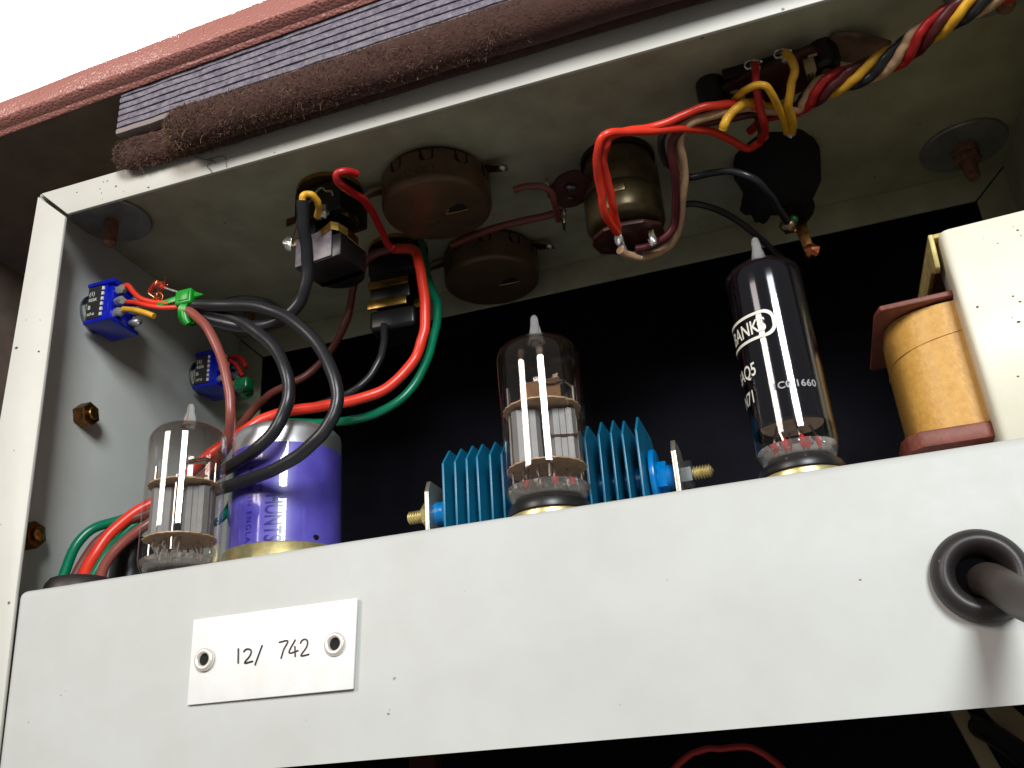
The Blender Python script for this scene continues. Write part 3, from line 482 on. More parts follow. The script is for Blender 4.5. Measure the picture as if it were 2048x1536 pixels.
# ------------------------------------------------------------------ valves
def make_valve(loc, R, zb, zd, tip_top, label, kind):
    x, y = loc
    t = thing('vacuum_tube', (x, y, 0), label, "vacuum tube", "glass valves along the tray")
    k = R / 11.1
    env = [(7.2 * k, zb + 0.2), (8.7 * k, zb + 0.5), (9.9 * k, zb + 1.5), (10.7 * k, zb + 3.0), (11.1 * k, zb + 5.0), (11.1 * k, zb + 20), (11.1 * k, zd - 1.0), (10.95 * k, zd + 0.6), (10.5 * k, zd + 1.9), (9.6 * k, zd + 3.0), (8.1 * k, zd + 3.9), (6.2 * k, zd + 4.5), (4.2 * k, zd + 4.85), (2.4, zd + 5.0), (1.95, zd + 5.2)]
    MB().lathe(env, (x, y, 0), n=56).build('glass_envelope', 'glass' if kind != 'dark' else 'glass_dark', t, smooth=80)
    h = tip_top - (zd + 5.0)
    MB().lathe([(2.5, -0.2), (2.1, 0.4), (1.75, h * .25), (1.5, h * .45), (1.2, h * .6), (1.15, h * .8), (0.9, h * .93), (0.5, h * .99), (0.02, h)], (x, y, zd + 5.0), n=24, wob=0.08).build('glass_tip', 'tip_glass', t, smooth=80)
    MB().lathe([(0.02, zb + 0.35), (6.6 * k, zb + 0.35), (7.2 * k, zb + 0.6), (9.3 * k, zb + 1.7), (10.3 * k, zb + 3.2), (10.5 * k, zb + 4.6), (9.9 * k, zb + 3.9), (8.6 * k, zb + 2.6), (6.5 * k, zb + 2.1), (3 * k, zb + 2.0), (0.02, zb + 2.0)], (x, y, 0), n=48, wob=0.02).build('glass_base', 'bright_glass', t, smooth=60)
    npin = 7 if kind == 'dark' else 9
    for i in range(npin):
        a = 2 * math.pi * (i + 0.35) / (npin + 1); px, py = x + 5.9 * k * math.cos(a), y + 5.9 * k * math.sin(a)
        p = MB().tube([(px, py, zb - 1.5), (px, py, zb + 5.0), (px + random.uniform(-.6, .6), py + random.uniform(-.6, .6), zb + 7.5), (px * .8 + x * .2 + random.uniform(-.8, .8), py * .8 + y * .2, zb + 11.5)], 0.32, n=6).build('pin', 'nickel', t)
        if kind == 'dark' or (kind == 'red' and i % 2 == 0):
            MB().blob((px, py, zb + 4.6), 0.75, 0.3, (1, 1, 2.0 if kind == 'red' else 2.8), i, 8, 6).build('bead_or_glint', 'bead', p)
        else:
            MB().blob((px, py, zb + 3.9), 0.85, 0.3, (1, 1, 1.2), i, 8, 6).build('bead_or_glint', 'solid_glass', p)
    for i in range(16):  # added bright blobs imitate sparkles in the clear glass base
        a = 2 * math.pi * (i + random.random() * .7) / 16; q = random.uniform(6.5, 9.0) * k
        MB().blob((x + q * math.cos(a), y + q * math.sin(a), zb + random.uniform(2.9, 4.6)), random.uniform(.25, .5), .4, (1, 1, random.uniform(.8, 1.8)), i, 7, 5).build('bead_or_glint', 'nickel' if i % 3 == 0 else 'tip_glass', t)
    inner = [(11.1 * k - 0.3, zb + 6), (11.1 * k - 0.3, zd - 1.0), (10.95 * k - 0.3, zd + 0.5), (10.5 * k - .3, zd + 1.7), (9.6 * k - .3, zd + 2.75), (8.1 * k - .3, zd + 3.6), (6.2 * k - .2, zd + 4.2), (4.2 * k - .2, zd + 4.55), (2.2, zd + 4.7), (1.2, zd + 4.75)]
    if kind == 'dark':
        MB().lathe([(11.1 * k - 0.3, zb + 9.0)] + [(11.1 * k - 0.3, zb + 9.0 + (zd - 10 - zb) * q / 12) for q in range(1, 13)] + inner[2:], (x, y, 0), n=56).build('dark_coating', 'coat_dark', t, smooth=80)
        MB().lathe([(0.02, 0), (8.2 * k, 0), (8.2 * k, 0.3), (0.02, 0.3)], (x, y, zb + 10.5), n=36).build('mica_disc', 'mica', t)
        MB().box(x - 4.5, x + 4.5, y - 3.5, y + 3.5, zb + 10.9, zb + 40).build('anode', 'core', t, bevel=0.8)
        return t
    MB().lathe([(11.1 * k - 0.3, zb + 20 + (zd - 21 - zb) * q / 10) for q in range(11)] + inner[2:], (x, y, 0), n=56).build('getter_film', 'getter_' + kind, t, smooth=80)
    zl, zu = zb + (9.6 if kind == 'red' else 10.4), zb + (25.6 if kind == 'red' else 26.2)
    for z in (zl, zu):
        prof = []; mb = MB(); n = 44
        for dz in (0, 0.35):
            mb.v += [(x + math.cos(2 * math.pi * i / n) * (9.9 + 0.35 * (i % 2) + 0.25 * noise.noise((i * .7, z, 0))), y + math.sin(2 * math.pi * i / n) * (9.9 + 0.35 * (i % 2)), z + dz) for i in range(n)]
        mb.f = [tuple(range(n))[::-1], tuple(range(n, 2 * n))] + [(i, (i + 1) % n, n + (i + 1) % n, n + i) for i in range(n)]
        mb.build('mica_disc', 'mica', t)
    rz = math.radians(20)
    def rot(px, py): return (x + px * math.cos(rz) - py * math.sin(rz), y + px * math.sin(rz) + py * math.cos(rz))
    for sgn in (-1, 1):
        mb = MB(); c0 = sgn * 4.6
        for (xa, xb, ya, yb) in ((c0 - 3.6, c0 + 3.6, -4.6, 4.6),):
            pts = [(xa, ya + 1.2), (xa + 1.2, ya), (c0 - 0.9, ya), (c0 - 0.7, ya + .22), (c0 + 0.7, ya + .22), (c0 + 0.9, ya), (xb - 1.2, ya), (xb, ya + 1.2), (xb, yb - 1.2), (xb - 1.2, yb), (xa + 1.2, yb), (xa, yb - 1.2)]
            mb.prism([(*rot(*p), zl + 1.0) for p in pts], (0, 0, zu - zl - 2.0))
        an = mb.build('anode', 'anode', t, smooth=25)
        for zz in ((0.45,) if kind == 'red' and sgn > 0 else ()):
            MB().prism([(*rot(*p), zl + (zu - zl) * zz) for p in ((c0 - 3.7, -4.7), (c0 + 3.7, -4.7), (c0 + 3.7, -4.5), (c0 - 3.7, -4.5))], (0, 0, 0.7)).build('rib', 'felt', an)
    for (px, py) in ((-8.6, 0), (8.6, 0), (0, -7.6), (0, 7.6), (-4.6, 5.6), (4.6, 5.6)):
        q = rot(px, py)
        MB().tube([(*q, zl - 4), (*q, zu + (7 if py == 0 else 1.6))], 0.35, n=7).build('support_rod', 'nickel', t)
    # getter ring and its wire
    g = zu + 8.2
    MB().tube([(x + 3.4 + 3.0 * math.cos(a), y + 1.2 + 3.0 * math.sin(a) * .9, g + 0.6 * math.sin(a)) for a in [2 * math.pi * i / 20 for i in range(21)]], 0.4, n=6).build('getter_ring', 'nickel', t)
    q = rot(8.6, 0); MB().tube([(*q, zu + 6.6), (x + 6.4, y + 1.5, g)], 0.3, n=6).build('getter_wire', 'nickel', t)
    if kind == 'red':
        MB().box(x - 5.5, x + 5.5, y - 0.15, y + 0.15, zu + 1.2, zu + 9).build('shield_plate', 'getter_plate', t)
    else:
        for dz in (2.2, 6.2): MB().tube([(x + 2.0, y - 3.0, zu + dz), (x + 8.2, y - 1.2, zu + dz - 0.3)], 0.28, n=6).build('cross_wire', 'nickel', t)
    for i in range(3):
        MB().tube([(x - 4 + i * 3.5, y - 6.2, zl - .3), (x - 4.4 + i * 3.5, y - 6.6, zl - 2.2), (x - 3.2 + i * 3.0, y - 5.8, zl - 4.5), (x - 3.4 + i * 3.0, y - 5.4, zl - 6.2)], 0.22, n=6).build('lead_wire', 'nickel', t)
    return t
coating('getter_plain', 34, 47, s(84, 70, 60), s(176, 154, 136), 0.10, 0.5)
coating('getter_red', 39, 52, s(96, 78, 60), s(150, 130, 108), 0.10, 0.65)
coating('coat_dark', 9.5, 15, (0.0025, 0.0027, 0.006), (0.01, 0.01, 0.016), 0.10, 1.0)
MT['coat_dark'].node_tree.nodes["Principled BSDF"].inputs["Metallic"].default_value = 0.0
for n_ in MT['coat_dark'].node_tree.nodes:
    if n_.type == 'MIX_SHADER' and not n_.inputs[0].is_linked: n_.inputs[0].default_value = 0.9
mat('getter_plate', s(110, 82, 62), 0.25, 0.8, var=(3, s(150, 115, 80), 0.7))
make_valve((41.6, 17.8), 11.1, 1.9, 42.4, 54.6, "clear glass valve with a brown tinted top, furthest left, in front of the purple capacitor", 'plain')
make_valve((150.8, 16.7), 11.1, 5.2, 46.0, 59.2, "middle glass valve with grey anodes, in front of the blue finned stack", 'red')
v3 = make_valve((211.4, 15.1), 9.6, 4.6, 53.7, 67.1, "tall black coated valve with white printing, between the blue stack and the transformer", 'dark')
R3 = 9.68
def print_on_v3(name, body, size, ang, z, width=0.8, bold=0.0, matn='white_print', space=1.0):
    v, f = text_bm(body, size, width, bold, space)
    flat_shape(v, f, on_cyl(211.4, 15.1, R3, ang, z)).build(name, matn, v3)
print_on_v3('lettering', "BANKS", 4.9, -168, 36.6, 0.76, 0.07)
print_on_v3('lettering', "6AQ5", 4.6, -176, 26.6, 0.74, 0.08)
print_on_v3('lettering', "N71", 4.4, -172, 20.4, 0.78, 0.05)
print_on_v3('lettering', "1C0/1660", 2.35, -108, 21.2, 1.05, 0.05, 'grey_print', 1.08)
def frame_pts(w_, h, r, n=8):
    P = []
    for cx_, cy_, a0 in ((w_ - r, h - r, 0), (r, h - r, 90), (r, r, 180), (w_ - r, r, 270)):
        for i in range(n + 1):
            a = math.radians(a0 + 90 * i / n); P.append((cx_ + r * math.cos(a), cy_ + r * math.sin(a)))
    return P
fo, fi = frame_pts(20.0, 7.0, 2.6), [(x + 0.0, y) for x, y in frame_pts(20.0, 7.0, 2.6)]
pv, pf = [], []
def loop(P, inset):
    c = (10.0, 3.5); return [(c[0] + (x - c[0]) * (1 - inset / 10.0), c[1] + (y - c[1]) * (1 - inset / 3.5)) for x, y in P]
O_, I_ = fo, loop(fo, 0.75)
pv = O_ + I_; m_ = len(O_)
pf = [(i, (i + 1) % m_, m_ + (i + 1) % m_, m_ + i) for i in range(m_)]
flat_shape(pv, pf, on_cyl(211.4, 15.1, R3, -204, 34.9), 0.8).build('printed_frame', 'white_print', v3)
# sockets
def socket(x, y, z1, r, label):
    t = thing('tube_socket', (x, y, 0), label, "valve socket", "valve sockets in the tray")
    MB().lathe([(r + 0.3, 0.02), (r + 0.5, 0.5), (r + 0.2, z1 * .42), (r - 0.6, z1 * .5), (3.2, z1 * .5)], (x, y, 0), n=40).build('skirt_ring', 'gold', t, smooth=50)
    MB().lathe([(r - 0.7, z1 * .5), (r - 0.1, z1 * .55), (r, z1 * .75), (r - 0.5, z1 * .98), (r - 2.5, z1), (0.02, z1 - .2)], (x, y, 0), n=40).build('socket_body', 'bakelite', t, smooth=50)
socket(150.8, 16.7, 5.3, 10.6, "black and gold socket ring under the middle valve")
socket(211.4, 15.1, 4.8, 9.9, "black and gold socket ring under the tall black valve")
socket(41.6, 17.8, 1.9, 10.2, "low socket hidden under the left clear valve")
# ------------------------------------------------------------------ capacitor
CX, CY, CR = 55.5, 50.0, 17.5
cp = thing('can_capacitor', (CX, CY, 0), "aluminium can capacitor in a glossy purple sleeve, standing behind the left valve", "capacitor")
MB().lathe([(CR - 0.2, 0), (CR - 0.2, 49.2), (CR - 0.5, 50.9), (CR - 1.4, 51.9), (CR - 2.6, 52.3), (CR - 3.6, 51.8), (0.02, 51.6)], (CX, CY, 0), n=72).build('can', 'alu', cp, smooth=60)
MB().lathe([(CR - 0.1, 6), (CR + 0.1, 6), (CR + 0.1, 44.2), (CR - 0.1, 44.2)], (CX, CY, 0), n=72).build('sleeve', 'purple', cp, smooth=30)
MB().lathe([(CR + 0.2, 0.1), (CR + 1.0, 0.1), (CR + 1.05, 12.4), (CR + 0.7, 12.9), (CR + 0.2, 12.9)], (CX, CY, 0), n=72).build('clamp_ring', 'gold', cp, smooth=40)
def print_on_cap(body, size, ang, z, width, bold, matn='ink', space=1.0):
    v, f = text_bm(body, size, width, bold, space)
    flat_shape(v, f, on_cyl(CX, CY, CR + 0.16, ang, z, -90), 0.8, axis=1).build('lettering', matn, cp)
print_on_cap("HUNTS", 7.4, -78, 27.5, 0.60, 0.12)
print_on_cap("MADE IN ENGLAND", 2.6, -98, 37.0, 0.95, 0.03, 'ink', 1.35)
print_on_cap("TRADE MARK", 1.4, -85, 34.0, 0.95, 0.02)
v = [(1.0 * math.cos(a) * (1 + 0.12 * math.sin(3 * a)), 0.85 * math.sin(a)) for a in [2 * math.pi * i / 18 for i in range(18)]]
flat_shape(v, [tuple(range(18))], on_cyl(CX, CY, CR + 0.16, -27, 14.6), 0.5).build('ink_dot', 'ink_black', cp)
# ------------------------------------------------------------------ rectifier
rc = thing('rectifier_stack', (144.5, 45, 0), "blue finned selenium rectifier stack lying between two steel brackets behind the middle valve", "rectifier")
AZ = 16.8; nf = 17
fin_me = None
for i in range(nf):
    x = 117.0 + (172.0 - 117.0) * i / (nf - 1)
    hy, hz, c = 15.0, 15.3, 5.6
    poly = [(x, 45 - hy, AZ - hz + c), (x, 45 - hy, AZ + hz - c), (x, 45 - hy + c, AZ + hz), (x, 45 + hy - c, AZ + hz), (x, 45 + hy, AZ + hz - c), (x, 45 + hy, AZ - hz + c), (x, 45 + hy - c, AZ - hz), (x, 45 - hy + c, AZ - hz)]
    if fin_me is None:
        f0 = MB().prism(poly, (0.65, 0, 0)).build('fin', 'blue_fin', rc, bevel=0.12, seg=1); fin_me = f0.data
    else:
        o = bpy.data.objects.new('fin', fin_me); COL.objects.link(o); o.parent = rc; o.location = ((x - 117.0) * K, random.uniform(-.25, .25) * K, random.uniform(-.3, .3) * K); o.rotation_euler = (0, random.uniform(-.012, .012), 0)
MB().cyl((113, 45, AZ), (177, 45, AZ), 4.0).build('hub', 'blue_plastic', rc)
for (xa, xb, xc, nx) in ((116.2, 114.6, 109.5, -1), (173.3, 174.9, 179.8, 1)):
    MB().cyl((xa, 45, AZ), (xb, 45, AZ), 8.3, n=28, bev=0.4).build('washer', 'blue_plastic', rc, smooth=40)
    MB().cyl((xb, 45, AZ), ((xb + xc) / 2, 45, AZ), 4.6, n=6, bev=0.3).build('spacer', 'blue_plastic', rc)
    MB().cyl(((xb + xc) / 2, 45, AZ), (xc, 45, AZ), 3.4, n=20).build('spacer', 'blue_plastic', rc)
    xo = xc + nx * 1.3
    pl = [(xc, 38, 1.3), (xc, 38, AZ + 5.0), (xc, 40, AZ + 8.6), (xc, 50, AZ + 8.6), (xc, 53, AZ + 6.0), (xc, 53, 1.3)]
    br = MB().prism(pl, (nx * 1.3, 0, 0)).build('bracket', 'plate_steel', rc, bevel=0.15)
    MB().box(min(xc, xc + nx * 12), max(xc, xc + nx * 12), 38, 53, 0.05, 1.35).build('bracket_foot', 'plate_steel', br, bevel=0.15)
    MB().cyl((xo, 45, AZ), (xo + nx * 3.0, 45, AZ), 3.7, n=6, bev=0.35).build('nut', 'steel' if nx > 0 else 'gold', rc)
    L_ = 8.5 if nx > 0 else 8.0; st = []
    for q in range(int(L_ / 0.8)): st += [(1.95, q * 0.8), (1.95, q * .8 + .15), (1.5, q * 0.8 + 0.4), (1.5, q * .8 + .55)]
    MB().lathe([(0.02, 0)] + st + [(0.02, L_)], (xo + nx * 0.2, 45, AZ), (nx, 0, 0), 16).build('threaded_stud', 'gold', rc, smooth=20)
# ------------------------------------------------------------------ transformer
tf = thing('transformer', (276, 42, 0), "transformer with an off white steel cover and amber taped winding at the right edge", "transformer")
fc = MB().hexa([(254.9, 21.0, 0.2), (298, 21.0, 0.2), (298, 33, 0.2), (254.9, 33, 0.2), (255.0, 21.0, 60.9), (298, 21.0, 62.8), (298, 33, 62.8), (255.0, 33, 60.9)])
fc.f = [q for i, q in enumerate(fc.f) if i not in (0, 4, 1)]
o = fc.build('front_cover', 'cover_white', tf, bevel=2.0, seg=4, smooth=60)
m_ = o.modifiers.new("sheet", 'SOLIDIFY'); m_.thickness = 1.5 * K; m_.offset = -1
MB().hexa([(252.6, 24, 60.8), (297, 24, 62.8), (297, 66, 62.8), (252.6, 66, 60.8), (252.6, 24, 62.2), (297, 24, 64.2), (297, 66, 64.2), (252.6, 66, 62.2)]).build('top_strap', 'cover_edge', tf, bevel=0.5)
MB().prism([(252.6, 23.4, 62.0), (252.6, 66, 62.0), (252.6, 66, 55.5), (252.6, 32, 55.5), (252.6, 28, 53.0), (252.6, 25.5, 53.4), (252.6, 24.4, 57.0)], (1.3, 0, 0)).build('strap_flange', 'cover_edge', tf, bevel=0.4)
MB().box(258.5, 296, 35, 62, 0.2, 60.0).build('core', 'core', tf, bevel=0.4)
MB().prism([(237.8, 26, 45.0), (256.5, 26, 45.6), (256.5, 66, 45.6), (236.6, 66, 45.2), (236.4, 30, 44.6)], (0, 0, 1.5)).build('bobbin_flange', 'fibre', tf, bevel=0.4)
mb = MB(); n = 40; zz = [12.6, 13.2, 20, 28, 36, 44.2, 44.8]
for z in zz:
    for i in range(n):
        a = 2 * math.pi * i / n; ca, sa = math.cos(a), math.sin(a)
        ex = 0.62; px = 262 + 23.0 * math.copysign(abs(ca) ** ex, ca); py = 45 + 17.5 * math.copysign(abs(sa) ** ex, sa)
        q = 1 + 0.012 * noise.noise((ca * 3, sa * 3, z * .08)); mb.v.append((262 + (px - 262) * q, 45 + (py - 45) * q, z))
for j in range(len(zz) - 1):
    for i in range(n): mb.f.append((j * n + i, j * n + (i + 1) % n, (j + 1) * n + (i + 1) % n, (j + 1) * n + i))
mb.build('winding', 'winding', tf, smooth=60)
MB().prism([(239.5, 25.5, 8.2), (256.8, 25.5, 8.2), (256.8, 66, 8.2), (235.6, 66, 8.2), (235.4, 32, 8.2), (236.6, 28, 8.2)], (0, 0, 4.2)).build('bobbin_flange', 'fibre', tf, bevel=0.8)
chips(tf, [(271.0, 58.0, .12), (271.6, 56.8, .2), (271.9, 55.2, .12), (275.4, 57.0, .22), (276.2, 56.1, .2), (277.0, 58, .15), (264, 56.6, .1), (266.6, 54.4, .12), (266.2, 39.9, .2), (264.6, 34.6, .16), (265.6, 33.2, .3), (267.2, 38.2, .22), (270.0, 40, .08), (262.0, 20, .2), (268, 12, .15)], 20.94)
# tape edge seam round the winding
MB().tube([(262 + 23.15 * math.copysign(abs(math.cos(a)) ** .62, math.cos(a)), 45 + 17.65 * math.copysign(abs(math.sin(a)) ** .62, math.sin(a)), 38.5 + 3.5 * math.sin(a + 1.2)) for a in [math.pi * (0.85 + 0.8 * i / 30) for i in range(31)]], 0.17, n=5).build('tape_edge', 'winding', tf)
# ------------------------------------------------------------------ mains grommet and cable
gr = thing('rubber_grommet', (239.7, -3, -26.7), "large black rubber grommet in the tray at right, with the mains cable coming out", "grommet")
MB().lathe([(4.4, -5.0), (4.4, -0.7), (4.5, 0.9), (5.5, 2.9), (6.3, 3.6), (7.3, 3.5), (8.5, 2.2), (9.0, 0.9), (8.9, -0.3), (7.5, -0.85), (5.0, -0.85), (5.0, -2.6), (7.6, -2.7), (7.6, -5.0)], (239.7, -0.9, -26.7), (0, -1, 0), 56).build('grommet_ring', 'rubber', gr, smooth=70)
v, f = text_bm("53", 2.0, 1.0, 0.05)
mb = flat_shape(v, f, lambda x, y: (232.9 + x * .80 + y * -.35, -4.12 - 0.0 * x, -24.6 + x * .55 + y * .75), 0.5); tag(mb.build('moulded_mark', 'rubber', gr))
c = MB().tube(smooth_path([(240.9, 4, -27.2), (241.0, -1, -27.8), (241.8, -6, -29.8), (243.2, -14, -33.8), (244.8, -26, -37.8), (247, -44, -44.5), (252, -75, -56), (262, -120, -72)], 6), 3.5, n=20).build('mains_cable', 'cable_sheath', smooth=60)
tag(c, "thick dark mains cable coming out of the rubber grommet and hanging down to the right", "cable")
# ------------------------------------------------------------------ trimmer potentiometers on the left wall
def make_trimmer(loc, label, with_print=True):
    x, y, z = loc                                    # centre of the shaft on the wall
    t = thing('trimmer_potentiometer', loc, label, "potentiometer", "blue square potentiometers on the left panel")
    MB().lathe([(0.02, 0), (7.0, 0), (7.0, 0.8), (0.02, 0.8)], (x, y, z), (1, 0, 0), 30).build('washer', 'steel', t)
    MB().cyl((x + 0.8, y, z), (x + 2.6, y, z), 5.6, n=6, bev=0.3).build('nut', 'plate_steel', t)
    MB().cyl((x + 1, y, z), (x + 4, y, z), 3.6).build('bushing', 'plate_steel', t)
    MB().box(x + 3.2, x + 10.8, y - 6.8, y + 7.2, z - 6.4, z + 6.6).build('body', 'trim_blue', t, bevel=0.5)
    MB().box(x + 2.6, x + 13.8, y - 7.4, y + 7.2, z + 6.5, z + 8.0).build('end_plate', 'trim_blue', t, bevel=0.4)
    MB().box(x + 2.6, x + 13.8, y - 7.4, y + 7.2, z - 7.9, z - 6.4).build('end_plate', 'trim_blue', t, bevel=0.4)
    lb = MB().box(x + 3.3, x + 8.9, y - 7.15, y - 6.75, z - 6.2, z + 6.3).build('label_face', 'trim_label', t, bevel=0.1)
    if with_print:
        for (bd, sz, dz) in (("(1)", 2.2, 2.9), ("R50K", 1.7, 0.6), ("B", 2.2, -2.4), ("H7-6", 1.6, -4.9)):
            vv, ff = text_bm(bd, sz, 0.9, 0.02)
            MB().add([(x + 3.8 + a, y - 7.2, z + dz + b_) for a, b_ in vv], ff).build('marking', 'white_print', lb)
    for k in range(6):
        MB().box(x + 8.9, x + 9.7, y - 7.3, y - 6.7, z - 5.6 + k * 2.0, z - 4.4 + k * 2.0).build('crimp_tab', 'white_print', t)
    for dy in (-4.6, 3.6):
        for dz in (-4.5, 0, 4.5):
            p = MB().box(x + 10.5, x + 15.5, y + dy - .3, y + dy + .3, z + dz - .8, z + dz + .8).build('terminal', 'solder', t)
            MB().blob((x + 14.6, y + dy, z + dz), 1.6, 0.5, (1.5, 1, 1), dz + dy, 9, 7).build('solder_blob', 'solder', p, smooth=60)
    MB().box(x + 10.6, x + 12.5, y - 6.0, y + 6.4, z - 6.2, z + 6.2).build('rear_plate', 'trim_blue', t, bevel=0.3)
    return t
tA = make_trimmer((-11.8, 30.5, 103.5), "blue square trimmer with printed dark label at the upper front of the left panel")
tB = copy_thing(tA, (-11.8, 91.0, 103.5), "dim blue square trimmer deeper in the left rear corner behind the brown wire")
# leads of the trimmers
def lead(name, label, matn, r, pts, cat="wire", group="short leads at the blue trimmers", n=8):
    o = MB().tube(smooth_path(pts, 6), r, n=n).build(name, matn, smooth=60)
    return tag(o, label, cat, group)
lead('red_lead', "red core leaving the top terminal of the front blue trimmer", 'red', 0.95, [(2.6, 26, 108.2), (5.2, 26, 109.0), (8.0, 26.5, 105.5), (11.0, 27, 102.8), (16, 27.5, 100.6), (22, 27.3, 98.8)])
lead('red_lead', "second red core with bare copper ends running into the green tie", 'red', 0.95, [(9.0, 33, 109.4), (12.5, 31, 110.2), (15.5, 29.5, 108.6), (18.0, 28.8, 106.6)])
lead('bare_lead', "bare silvery lead from the red core into the green tie", 'solder', 0.42, [(18.0, 28.8, 106.6), (21.5, 28, 104.4), (26.5, 27.2, 101.6)])
lead('red_lead', "orange red core crossing low from the middle terminal into the green tie", 'red', 0.85, [(3.5, 27, 103.4), (8, 27, 102.2), (14, 27.2, 99.6), (20, 27.4, 97.6), (26, 27.5, 96.4)])
lead('yellow_lead', "cut yellow core lying below the red cores at the front trimmer", 'yel', 1.0, [(5.0, 25.5, 99.6), (9.5, 25.6, 98.2), (14.0, 25.8, 96.2), (17.6, 26, 94.2)])
for i, (px, py, pz) in enumerate(((17.5, 28.5, 107.4), (16.2, 28.2, 102.2))):
    mb = MB()
    for k in range(9):
        a = Vector((px, py, pz)); d = [Vector((random.gauss(0, 1.6), random.gauss(0, .8), random.gauss(0.4, 1.4))) for _ in range(3)]
        mb.tube(smooth_path([a, a + d[0], a + d[1], a + d[2] * .6], 4), 0.14, n=5)
    tag(mb.build('copper_strands', 'copper'), ("upper" if i == 0 else "lower") + " frayed copper strands beside the green tie at the front trimmer", "wire strands")
lead('red_lead', "dim red core bending over the rear blue trimmer", 'rdd', 0.9, [(3.0, 89, 109.0), (7, 88, 108.5), (11, 87, 105.5), (13, 86.5, 101.5)])
lead('red_lead', "dim second red core on the rear trimmer ending in copper", 'rdd', 0.8, [(6, 86, 106), (9, 85.5, 103.6), (11, 85.5, 100.5), (12.5, 85.5, 97.5)])
lead('yellow_lead', "dim yellow core hanging from the rear blue trimmer", 'yel', 1.15, [(5.2, 85.5, 104.5), (5.4, 84.5, 100.5), (6.6, 83.5, 96.8), (9.6, 83, 93.8)])
lead('bare_lead', "thin bare lead from the yellow core to the rear green tie", 'solder', 0.35, [(9.6, 83, 93.8), (12.5, 82, 92.0), (15.5, 81, 90.2)])
# cable ties
def cable_tie(c, ax, matn, label, head=(3.9, 2.4, 3.5), r=4.1, tail=True):
    t = thing('cable_tie', c, label, "cable tie", "green cable ties round the trimmer leads")
    c = Vector(c); ax = Vector(ax).normalized()
    MB().ring(c - ax * 1.3 + Vector((0, 0, -3.4 if tail else -1.5)), ax, r - 0.7, r + 0.1, 2.6).build('strap', matn, t, smooth=50)
    hx = c + Vector((0.3, -2.6, 0.3)); h = head
    hd = MB().box(hx.x - h[0], hx.x + h[0], hx.y - h[1], hx.y + h[1], hx.z - h[2], hx.z + h[2]).build('head', matn, t, bevel=0.9, seg=3)
    MB().box(hx.x - h[0] * .45, hx.x + h[0] * .75, hx.y - h[1] - .35, hx.y - h[1] + .2, hx.z - h[2] * .6, hx.z + h[2] * .6).build('latch', matn, hd, bevel=0.2)
    if tail:
        MB().hexa([(hx.x - 11.8, hx.y + .4, hx.z + .2), (hx.x - 3, hx.y + .2, hx.z + 0.4), (hx.x - 3, hx.y + 1.6, hx.z + 0.4), (hx.x - 11.8, hx.y + 1.8, hx.z + .2), (hx.x - 11.8, hx.y + .4, hx.z + 2.0), (hx.x - 3, hx.y + .2, hx.z + 2.6), (hx.x - 3, hx.y + 1.6, hx.z + 2.6), (hx.x - 11.8, hx.y + 1.8, hx.z + 2.0)]).build('tail', matn, t, bevel=0.2)
        MB().tube([hx + Vector(p) for p in ((0.2, 0.2, -3), (-0.2, -.3, -5.5), (0.6, 0, -8.2), (1.4, .4, -9.6))], [1.5, 1.5, 1.4, 1.0], n=8).build('strap_end', matn, t, smooth=60)
        MB().cyl(hx + Vector((3.6, 0, 0.6)), hx + Vector((6.2, 0.2, 0.4)), 1.3, 0.2, n=8).build('pawl', matn, t)
    return t
cable_tie((29.5, 28.8, 97.6), (0.95, 0.1, -0.3), 'tie_green', "bright green cable tie bundling the leads of the front blue trimmer", (3.2, 2.2, 2.9), 4.4)
cable_tie((17.8, 81.0, 89.4), (0.8, -.3, -0.5), 'tie_dark', "dark green cable tie on the rear leads above the capacitor", (3.0, 2.6, 2.4), 2.2, tail=False)
# ------------------------------------------------------------------ standoffs, studs and washers
def standoff(y, z, label):
    t = thing('hex_standoff', (-11.8, y, z), label, "standoff", "brass hex standoffs on the left panel")
    MB().cyl((-11.8, y, z), (-7.0, y, z), 4.1, n=6, bev=0.5).build('hex_body', 'old_brass', t, smooth=20)
    MB().cyl((-7.1, y, z), (-5.9, y, z), 2.1, n=18, bev=0.4).build('screw_end', 'brass', t, smooth=50)
standoff(30.3, 65.2, "upper brass hex standoff on the left panel, fully in view")
standoff(14.8, 20.6, "lower brass hex standoff half hidden behind the white left lip")
def stud(x, y, L_, label, nut=False, rr=13.3):
    t = thing('stud_and_washer', (x, y, 134), label, "stud", "large washers with studs under the top panel")
    MB().lathe([(0.02, -1.3), (rr - .4, -1.3), (rr, -0.9), (rr, 0)], (x, y, 134), n=44).build('washer', 'zinc', t, smooth=40)
    st = []
    for q in range(int(L_ / 0.45)): st += [(2.45, -q * 0.45 - 1.3), (2.1, -q * 0.45 - 1.52)]
    MB().lathe(st + [(1.7, -L_ - 1.7), (0.02, -L_ - 1.7)], (x, y, 134), n=18).build('threaded_stud', 'rust', t, smooth=20)
    if nut:
        MB().cyl((x, y, 132.7), (x, y, 129.6), 4.6, n=6, bev=0.4).build('nut', 'rust', t)
        MB().cyl((x, y, 129.3), (x, y, 126.4), 4.5, n=6, bev=0.4).build('nut', 'rust', t)
stud(0.6, 20.0, 9.5, "rusty stud in a grey washer at the front left corner, under the white lip")
stud(286.6, 98.0, 12.5, "rusty stud with two nuts in a large washer at the far right rear", True, 14.2)
stud(6.0, 97.0, 7.0, "dim stud and washer in the rear left corner behind the black cables")
stud(286.6, 22.0, 9.5, "stud and washer near the right front corner, outside the bundle")
